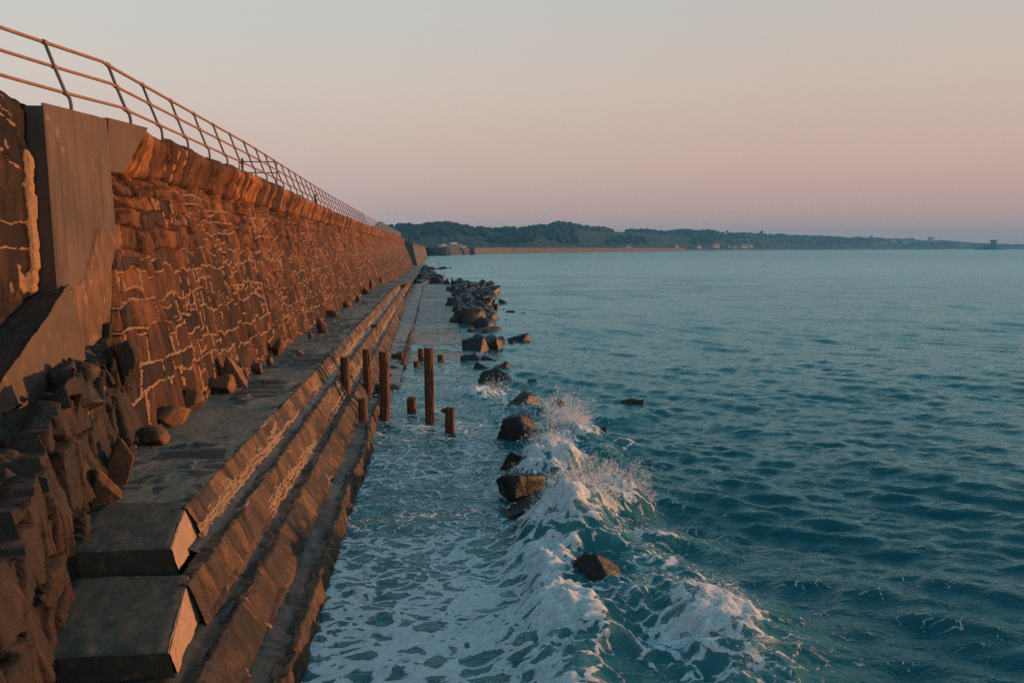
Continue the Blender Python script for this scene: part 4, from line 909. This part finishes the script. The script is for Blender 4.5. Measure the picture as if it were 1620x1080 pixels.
for i in range(46):
    lam = .45 * (26 / .45) ** (i / 45.0); a = rs.normal(math.radians(72), .42 if lam > 3 else .62)
    kx, ky = math.cos(a), math.sin(a); amp = .0102 * lam ** .50 * (1.0 if lam < 1.6 else .66)
    att = np.clip(lam / (3.0 * stp) - .7, 0, 1)
    if not att.any(): continue
    ph = (wx * kx + wy * ky) * 2 * math.pi / lam + rs.rand() * 6.28
    w_ = np.sin(ph); Z += amp * (w_ + .25 * np.cos(2 * ph)) * att
gust = .85 + .75 * fbm(Xw * .05, Yw * .035, o=3, s=5)
Z *= gust * shel * .86
near = ss(60, 35, Yw) * ss(14, 9, Xw)
foam = np.zeros_like(Z); aer = np.zeros_like(Z)
# foam lying over the drowned apron
ap_in = ss(2.6, 1.2, Xw)
foam = np.maximum(foam, ap_in * np.interp(Yw, [4, 9.5, 11.5, 12.5, 14, 16, 20, 26, 33, 38, 60], [.74, .70, .66, .54, .42, .50, .47, .40, .32, .12, 0]))
# breaking swell along the rocks: a ridge with a steep landward side
def seg_dist(x, y, pts):
    d = np.full(x.shape, 1e9); side = np.zeros(x.shape); tt = np.zeros(x.shape)
    for i in range(len(pts) - 1):
        (x0, y0), (x1, y1) = pts[i], pts[i + 1]; vx, vy = x1 - x0, y1 - y0; L2 = vx * vx + vy * vy
        t = np.clip(((x - x0) * vx + (y - y0) * vy) / L2, 0, 1); ex, ey = x - x0 - t * vx, y - y0 - t * vy; dd = np.hypot(ex, ey)
        m_ = dd < d; d = np.where(m_, dd, d); side = np.where(m_, np.sign(ex * vy - ey * vx), side); tt = np.where(m_, i + t, tt)
    return d, side, tt
def P2(px, py, z=.3): v = at(px, py, z); return (v.x, v.y)
ridges = [  # pixel path of a crest, height, seaward width, landward width, foam
    ([(1190, 1105), (1150, 1000), (1110, 940), (1050, 905), (985, 860), (930, 840)], .20, .8, .45, .45),
    ([(1040, 835), (960, 832), (900, 850), (870, 900), (860, 960)], .16, .6, .4, .6),
    ([(1000, 785), (940, 800), (880, 830)], .36, .6, .45, .85),
    ([(925, 690), (880, 700), (850, 740)], .30, .6, .5, .9),
    ([(990, 700), (940, 715), (890, 730)], .22, .6, .5, .6),
    ([(1010, 640), (930, 650), (850, 640)], .18, .8, .6, .3),
    ([(900, 1080), (930, 1000), (960, 930)], .22, .6, .6, .6)]
near_m = (Yw < 60) & (Xw > -2) & (Xw < 20)
xn, yn = Xw[near_m], Yw[near_m]; zn = np.zeros_like(xn); fn = np.zeros_like(xn); an = np.zeros_like(xn)
wxn = xn + .22 * fbm(xn * 1.1, yn * 1.1, o=3, s=21); wyn = yn + .22 * fbm(xn * 1.1, yn * 1.1, o=3, s=22)
for pts, hh, ws, wl, ff in ridges:
    pw = [P2(*p) for p in pts]; d, sd, tt = seg_dist(wxn, wyn, pw)
    wdt = np.where(sd > 0, ws, wl) if pw[0][1] < pw[-1][1] else np.where(sd > 0, ws, wl)
    e = np.exp(-(d / wdt) ** 2); zn += hh * e; an = np.maximum(an, np.exp(-(d / (wdt * 1.3)) ** 2))
    fn = np.maximum(fn, ff * np.exp(-(d / (wdt * .75)) ** 2) * (.8 + .5 * fbm(xn * 1.6, yn * 1.6, o=2, s=33)))
# white mounds of broken water
mounds = [ # px, py, rx, ry, height
    (893, 692, .62, .8, .36), (865, 740, .55, .8, .20), (925, 818, .62, .55, .28), (975, 797, .62, .5, .24), (880, 840, .7, .7, .25), (1130, 985, .5, .6, .07), (1090, 1010, .4, .6, .05), (850, 900, .5, 1.0, .12), (760, 618, .5, 1.2, .12), (885, 980, .5, 1.2, .15)]
for px, py, rx, ry, hh in mounds:
    c = P2(px, py, .1); q = ((wxn - c[0]) / rx) ** 2 + ((wyn - c[1]) / ry) ** 2; e = np.exp(-q)
    zn += hh * e * (1 + .55 * fbm(xn * 5, yn * 5, o=4, s=41)); fn = np.maximum(fn, 1.15 * np.exp(-q * .7)); an = np.maximum(an, e)
# the whole surf belt
belt = ss(1.0, 1.9, xn) * ss(4.3, 3.0, xn - .25 * ss(14, 9, yn) * 3) * ss(31, 24, yn)
fn = np.maximum(fn, belt * (.35 + .44 * fbm(xn * .9, yn * .8, o=3, s=51))); an = np.maximum(an, belt * .55)
streak = ss(8.5, 4.0, xn) * ss(24, 14, yn) * (xn > 2) * (.10 + .22 * fbm(xn * .5, yn * .9, o=3, s=52))
fn = np.maximum(fn, streak)
rk = ss(3.4, 2.2, xn) * ss(1.2, 1.6, xn) * ss(24, 28, yn) * (.30 + .2 * fbm(xn, yn * .5, o=2, s=5)); fn = np.maximum(fn, rk)
# choppy turbulence where it foams
turb = np.clip(fn * 1.3, 0, 1) * (belt * .8 + .2 + .6 * an)
r_ = 1 - np.abs(fbm(wxn * 1.7, wyn * 2.6, o=5, s=61, g=.55)) * 2
zn += turb * (.10 * r_ + .045 * fbm(xn * 6, yn * 7, o=4, s=62)) 
zn += .022 * ss(2.2, 1.0, xn) * fbm(wxn * 1.8, wyn * 3.6, o=4, s=63) * 1.6
zn += .03 * ss(1.5, 3, xn) * ss(30, 14, yn) * (1 - np.abs(fbm(wxn * 1.3, wyn * 2.4, o=4, s=64))) 
fz = np.zeros_like(Z); fz[near_m] = zn; Z += fz
f2 = foam.copy(); f2[near_m] = np.maximum(f2[near_m], fn); foam = f2; aer[near_m] = an
aer = np.maximum(aer, .25 * ap_in * ss(45, 30, Yw))
# the wash at the far end of the wall
fw = at(682, 417, 0); foam = np.maximum(foam, .8 * np.exp(-((Xw - fw.x) / 4) ** 2 - ((Yw - fw.y) / 18) ** 2))
# keep the sea below the dry apron
Z = np.where((Xw < apron_r(Yw) + .0) & (Yw > 30), Z * ss(70, 32, Yw) - .10 * ss(36, 50, Yw), Z)
Z = np.where(Xw < -2.0, -.3, Z)
m = Mat('sea_water'); fo = m.attr('foam'); ae = m.attr('aer')
far = m.rng(m.attr('dist'), 20, 160)
wv = m.n.new('ShaderNodeVectorMath'); wv.operation = 'ADD'
nz_ = m.n.new('ShaderNodeTexNoise'); nz_.inputs['Scale'].default_value = 1.6; nz_.inputs['Detail'].default_value = 3; m.l.new(m.obj, nz_.inputs['Vector'])
sb = m.n.new('ShaderNodeVectorMath'); sb.operation = 'SUBTRACT'; m.l.new(nz_.outputs['Color'], sb.inputs[0]); sb.inputs[1].default_value = (.5, .5, .5)
scn = m.n.new('ShaderNodeVectorMath'); scn.operation = 'SCALE'; scn.inputs['Scale'].default_value = .55; m.l.new(sb.outputs[0], scn.inputs[0])
m.l.new(m.obj, wv.inputs[0]); m.l.new(scn.outputs[0], wv.inputs[1])
w3 = m.mapping((1, 1.55, 0), wv.outputs[0])
e1 = m.voro(2.5, w3); e2 = m.voro(6.5, w3)
bigN = m.noise(.75, 4, .6, wv.outputs[0]); fineN = m.noise(16, 5, .7, w3); midN = m.noise(3.2, 5, .65, w3)
dens = m.math('ADD', fo, m.math('MULTIPLY', m.math('SUBTRACT', bigN, .5), m.rng(fo, 0.02, .4, 0, 1.1)))
dens = m.math('ADD', dens, m.math('MULTIPLY', m.math('SUBTRACT', midN, .5), m.rng(fo, 0.02, .4, 0, .6)))
grain = m.math('MULTIPLY', m.math('SUBTRACT', fineN, .5), .16)
th = m.math('MULTIPLY', m.math('POWER', m.math('MAXIMUM', dens, 0.0), 1.5), .30)
ga = m.math('SUBTRACT', m.math('ADD', th, grain), e1); gb = m.math('SUBTRACT', m.math('ADD', m.math('MULTIPLY', th, 1.5), m.math('ADD', grain, .03)), e2)
fm = m.rng(m.math('MINIMUM', ga, gb), -.03, .05, sm=True)
fm = m.math('MULTIPLY', fm, m.rng(fo, .03, .14), True)
solid = m.rng(dens, 1.0, 1.4, sm=True)
fm = m.math('MAXIMUM', fm, solid)
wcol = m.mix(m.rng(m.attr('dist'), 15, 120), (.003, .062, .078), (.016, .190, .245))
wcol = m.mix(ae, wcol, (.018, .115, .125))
ft = m.noise(11, 7, .72)
fcol = m.mix(m.rng(ft, .3, .7), (.82, .84, .85), (.55, .61, .64))
veil = m.math('MULTIPLY', m.rng(dens, .3, 1.1, 0, .35), m.rng(fo, .03, .14), True)
col = m.mix(veil, wcol, (.16, .25, .27))
col = m.mix(m.math('MULTIPLY', fm, .92), col, fcol)
h1 = m.noise(3.6, 5, .64, m.mapping((1, 1.8, 1))); h2 = m.noise(.55, 4, .6, m.mapping((1, 2.0, 1))); h3 = m.noise(9.0, 3, .6, m.mapping((1, 1.6, 1)))
hgt = m.math('ADD', m.math('MULTIPLY', h1, .55), m.math('ADD', m.math('MULTIPLY', h2, 1.0), m.math('MULTIPLY', h3, .13)))
nb1 = m.bump(hgt, 1.0, .068)
nb2 = m.bump(m.math('MULTIPLY', fm, m.math('ADD', m.math('MULTIPLY', ft, 1.6), .4)), 1.0, .07, nb1)
m.set(Base_Color=col, Roughness=.9, Normal=nb2); m.b.inputs['Specular IOR Level'].default_value = 0
m.set(Subsurface_Weight=m.math('MULTIPLY', fm, .75), Subsurface_Scale=.10); m.b.inputs['Subsurface Radius'].default_value = (1, 1, 1)
gl = m.n.new('ShaderNodeBsdfGlossy'); gl.inputs['Color'].default_value = (.60, .93, 1.0, 1); m.l.new(nb2, gl.inputs['Normal']); m.l.new(m.math('ADD', .04, m.math('MULTIPLY', far, .10)), gl.inputs['Roughness'])
fr_ = m.n.new('ShaderNodeFresnel'); fr_.inputs['IOR'].default_value = 1.33; m.l.new(nb2, fr_.inputs['Normal'])
mxs = m.n.new('ShaderNodeMixShader'); m.l.new(m.math('MULTIPLY', m.math('MULTIPLY', fr_.outputs[0], m.math('SUBTRACT', 1.2, m.math('MULTIPLY', m.rng(m.attr('dist'), 30, 400), .42))), m.math('SUBTRACT', 1.0, m.math('MULTIPLY', fm, .93)), True), mxs.inputs[0])
m.l.new(m.b.outputs[0], mxs.inputs[1]); m.l.new(gl.outputs[0], mxs.inputs[2]); m.l.new(mxs.outputs[0], m.out.inputs[0])
M_sea = m.m
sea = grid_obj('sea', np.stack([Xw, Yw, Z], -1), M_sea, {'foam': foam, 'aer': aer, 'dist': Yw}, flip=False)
# normal direction upward
tag(sea, kind='structure')
# seabed
sb_ = MB(); sb_.hexa([(-60, -60, -4), (5200, -60, -4), (5200, 4900, -4), (-60, 4900, -4), (-60, -60, -3), (5200, -60, -3), (5200, 4900, -3), (-60, 4900, -3)])
tag(sb_.build('seabed', M_rubble), kind='structure')

# ------------------------------------------------------------------ flying spray
def sample_z(x, y):
    j = np.clip(np.searchsorted(xs, x), 0, len(xs) - 1); i = np.clip(np.searchsorted(ysg, y), 0, len(ysg) - 1); return Z[i, j]
ms_ = Mat('white_spray'); ms_.set(Base_Color=(.85, .85, .86), Roughness=.6)
tl = ms_.n.new('ShaderNodeBsdfTranslucent'); tl.inputs[0].default_value = (.9, .9, .9, 1); mxx = ms_.n.new('ShaderNodeMixShader'); mxx.inputs[0].default_value = .5
ms_.l.new(ms_.b.outputs[0], mxx.inputs[1]); ms_.l.new(tl.outputs[0], mxx.inputs[2]); ms_.l.new(mxx.outputs[0], ms_.out.inputs[0]); M_spray = ms_.m
vo, fo_ = ico(1)
def spray(name, label, jets, seed):
    rs = np.random.RandomState(seed); V = []; Fs = []; n0 = 0; pts = []; rad = []
    jets = [(a, b, c, d, e, int(n * 1.4), r0 * .78, g) for a, b, c, d, e, n, r0, g in jets]
    for (px, py, rx, ry, hh, n, r0, dx) in jets:
        c = P2(px, py, .1)
        # fingers of water thrown up, each a thread of shrinking drops
        for k in range(n // 14):
            a = rs.rand() * 6.28; q = rs.rand() ** .6; bx0, by0 = c[0] + math.cos(a) * rx * q, c[1] + math.sin(a) * ry * q
            vz = math.sqrt(2 * 9.8 * hh * (1 - .75 * q * q) * rs.uniform(.25, 1.15)); vx = dx + math.cos(a) * rs.uniform(.1, .9); vy = math.sin(a) * rs.uniform(.1, .9)
            tmax = vz / 9.8 * rs.uniform(.5, 1.6); z0 = sample_z(bx0, by0) - .02
            for j in range(14):
                t = tmax * (1 - (j / 14) * rs.uniform(.25, .6)); jit = rs.normal(0, .012, 3)
                pts.append((bx0 + vx * t + jit[0], by0 + vy * t + jit[1], z0 + vz * t - 4.9 * t * t + jit[2])); rad.append(r0 * (.25 + 1.0 * rs.rand() ** 2) * (1.15 - .05 * j if rs.rand() < .5 else .6))
        # mist hugging the mound
        for k in range(n):
            a = rs.rand() * 6.28; q = rs.rand() ** .5; x, y = c[0] + math.cos(a) * rx * q * 1.1, c[1] + math.sin(a) * ry * q * 1.1
            z = sample_z(x, y) + abs(rs.normal(0, .11)) * hh * 1.6; pts.append((x, y, z)); rad.append(r0 * (.18 + .75 * rs.rand() ** 2.2))
    pts = np.array(pts); rad = np.array(rad); ok = pts[:, 2] > -.05; pts, rad = pts[ok], rad[ok]
    vv = (vo[None] * rad[:, None, None] * (1 + .0 * rs.rand(len(pts), 1, 1)) + pts[:, None, :]).reshape(-1, 3)
    ff = (fo_[None] + (np.arange(len(pts)) * len(vo))[:, None, None]).reshape(-1, 3)
    o = link(name, mesh_np(name, vv, ff), M_spray); tag(o, label, 'spray', kind='stuff'); return o
spray('spray', 'pink white burst of spray behind the large smooth black rock', [(893, 695, .55, .7, .75, 5200, .013, .1), (865, 735, .5, .6, .45, 2000, .011, 0)], 1)
spray('spray', 'double splash of white water beside the blackest boulder', [(922, 818, .6, .5, .62, 5600, .010, .1), (980, 795, .55, .4, .60, 3800, .009, .3), (890, 845, .6, .5, .25, 1600, .008, 0)], 2)
spray('spray', 'foam drops torn from the nearest breaking crest', [(1130, 985, .5, .4, .22, 1500, .007, .3), (1010, 850, .8, .3, .18, 900, .007, .3), (1180, 1040, .3, .4, .2, 500, .006, .3)], 3)
spray('spray', 'thin splash threads in front of the dark cube shaped rock', [(786, 612, .4, .5, .55, 700, .012, 0), (760, 620, .6, .8, .2, 500, .011, 0), (805, 760, .3, .4, .3, 600, .009, 0), (845, 650, .5, .6, .25, 700, .011, 0)], 4)

# ================================================================== HAZE
hz = MB(); hz.hexa([(-600, -60, -5), (5600, -60, -5), (5600, 5300, -5), (-600, 5300, -5), (-600, -60, 122), (5600, -60, 122), (5600, 5300, 122), (-600, 5300, 122)])
hm = bpy.data.materials.new('sea_haze'); hm.use_nodes = True; hn = hm.node_tree.nodes
for n in list(hn): hn.remove(n)
ho = hn.new('ShaderNodeOutputMaterial'); pv = hn.new('ShaderNodeVolumePrincipled'); pv.inputs['Color'].default_value = (.15, .58, 1.0, 1); pv.inputs['Density'].default_value = .00019; pv.inputs['Anisotropy'].default_value = 0.0
hm.node_tree.links.new(pv.outputs[0], ho.inputs['Volume'])
ho_ = hz.build('haze', hm); tag(ho_, kind='stuff', label='thin blue sea haze over the bay', cat='haze')
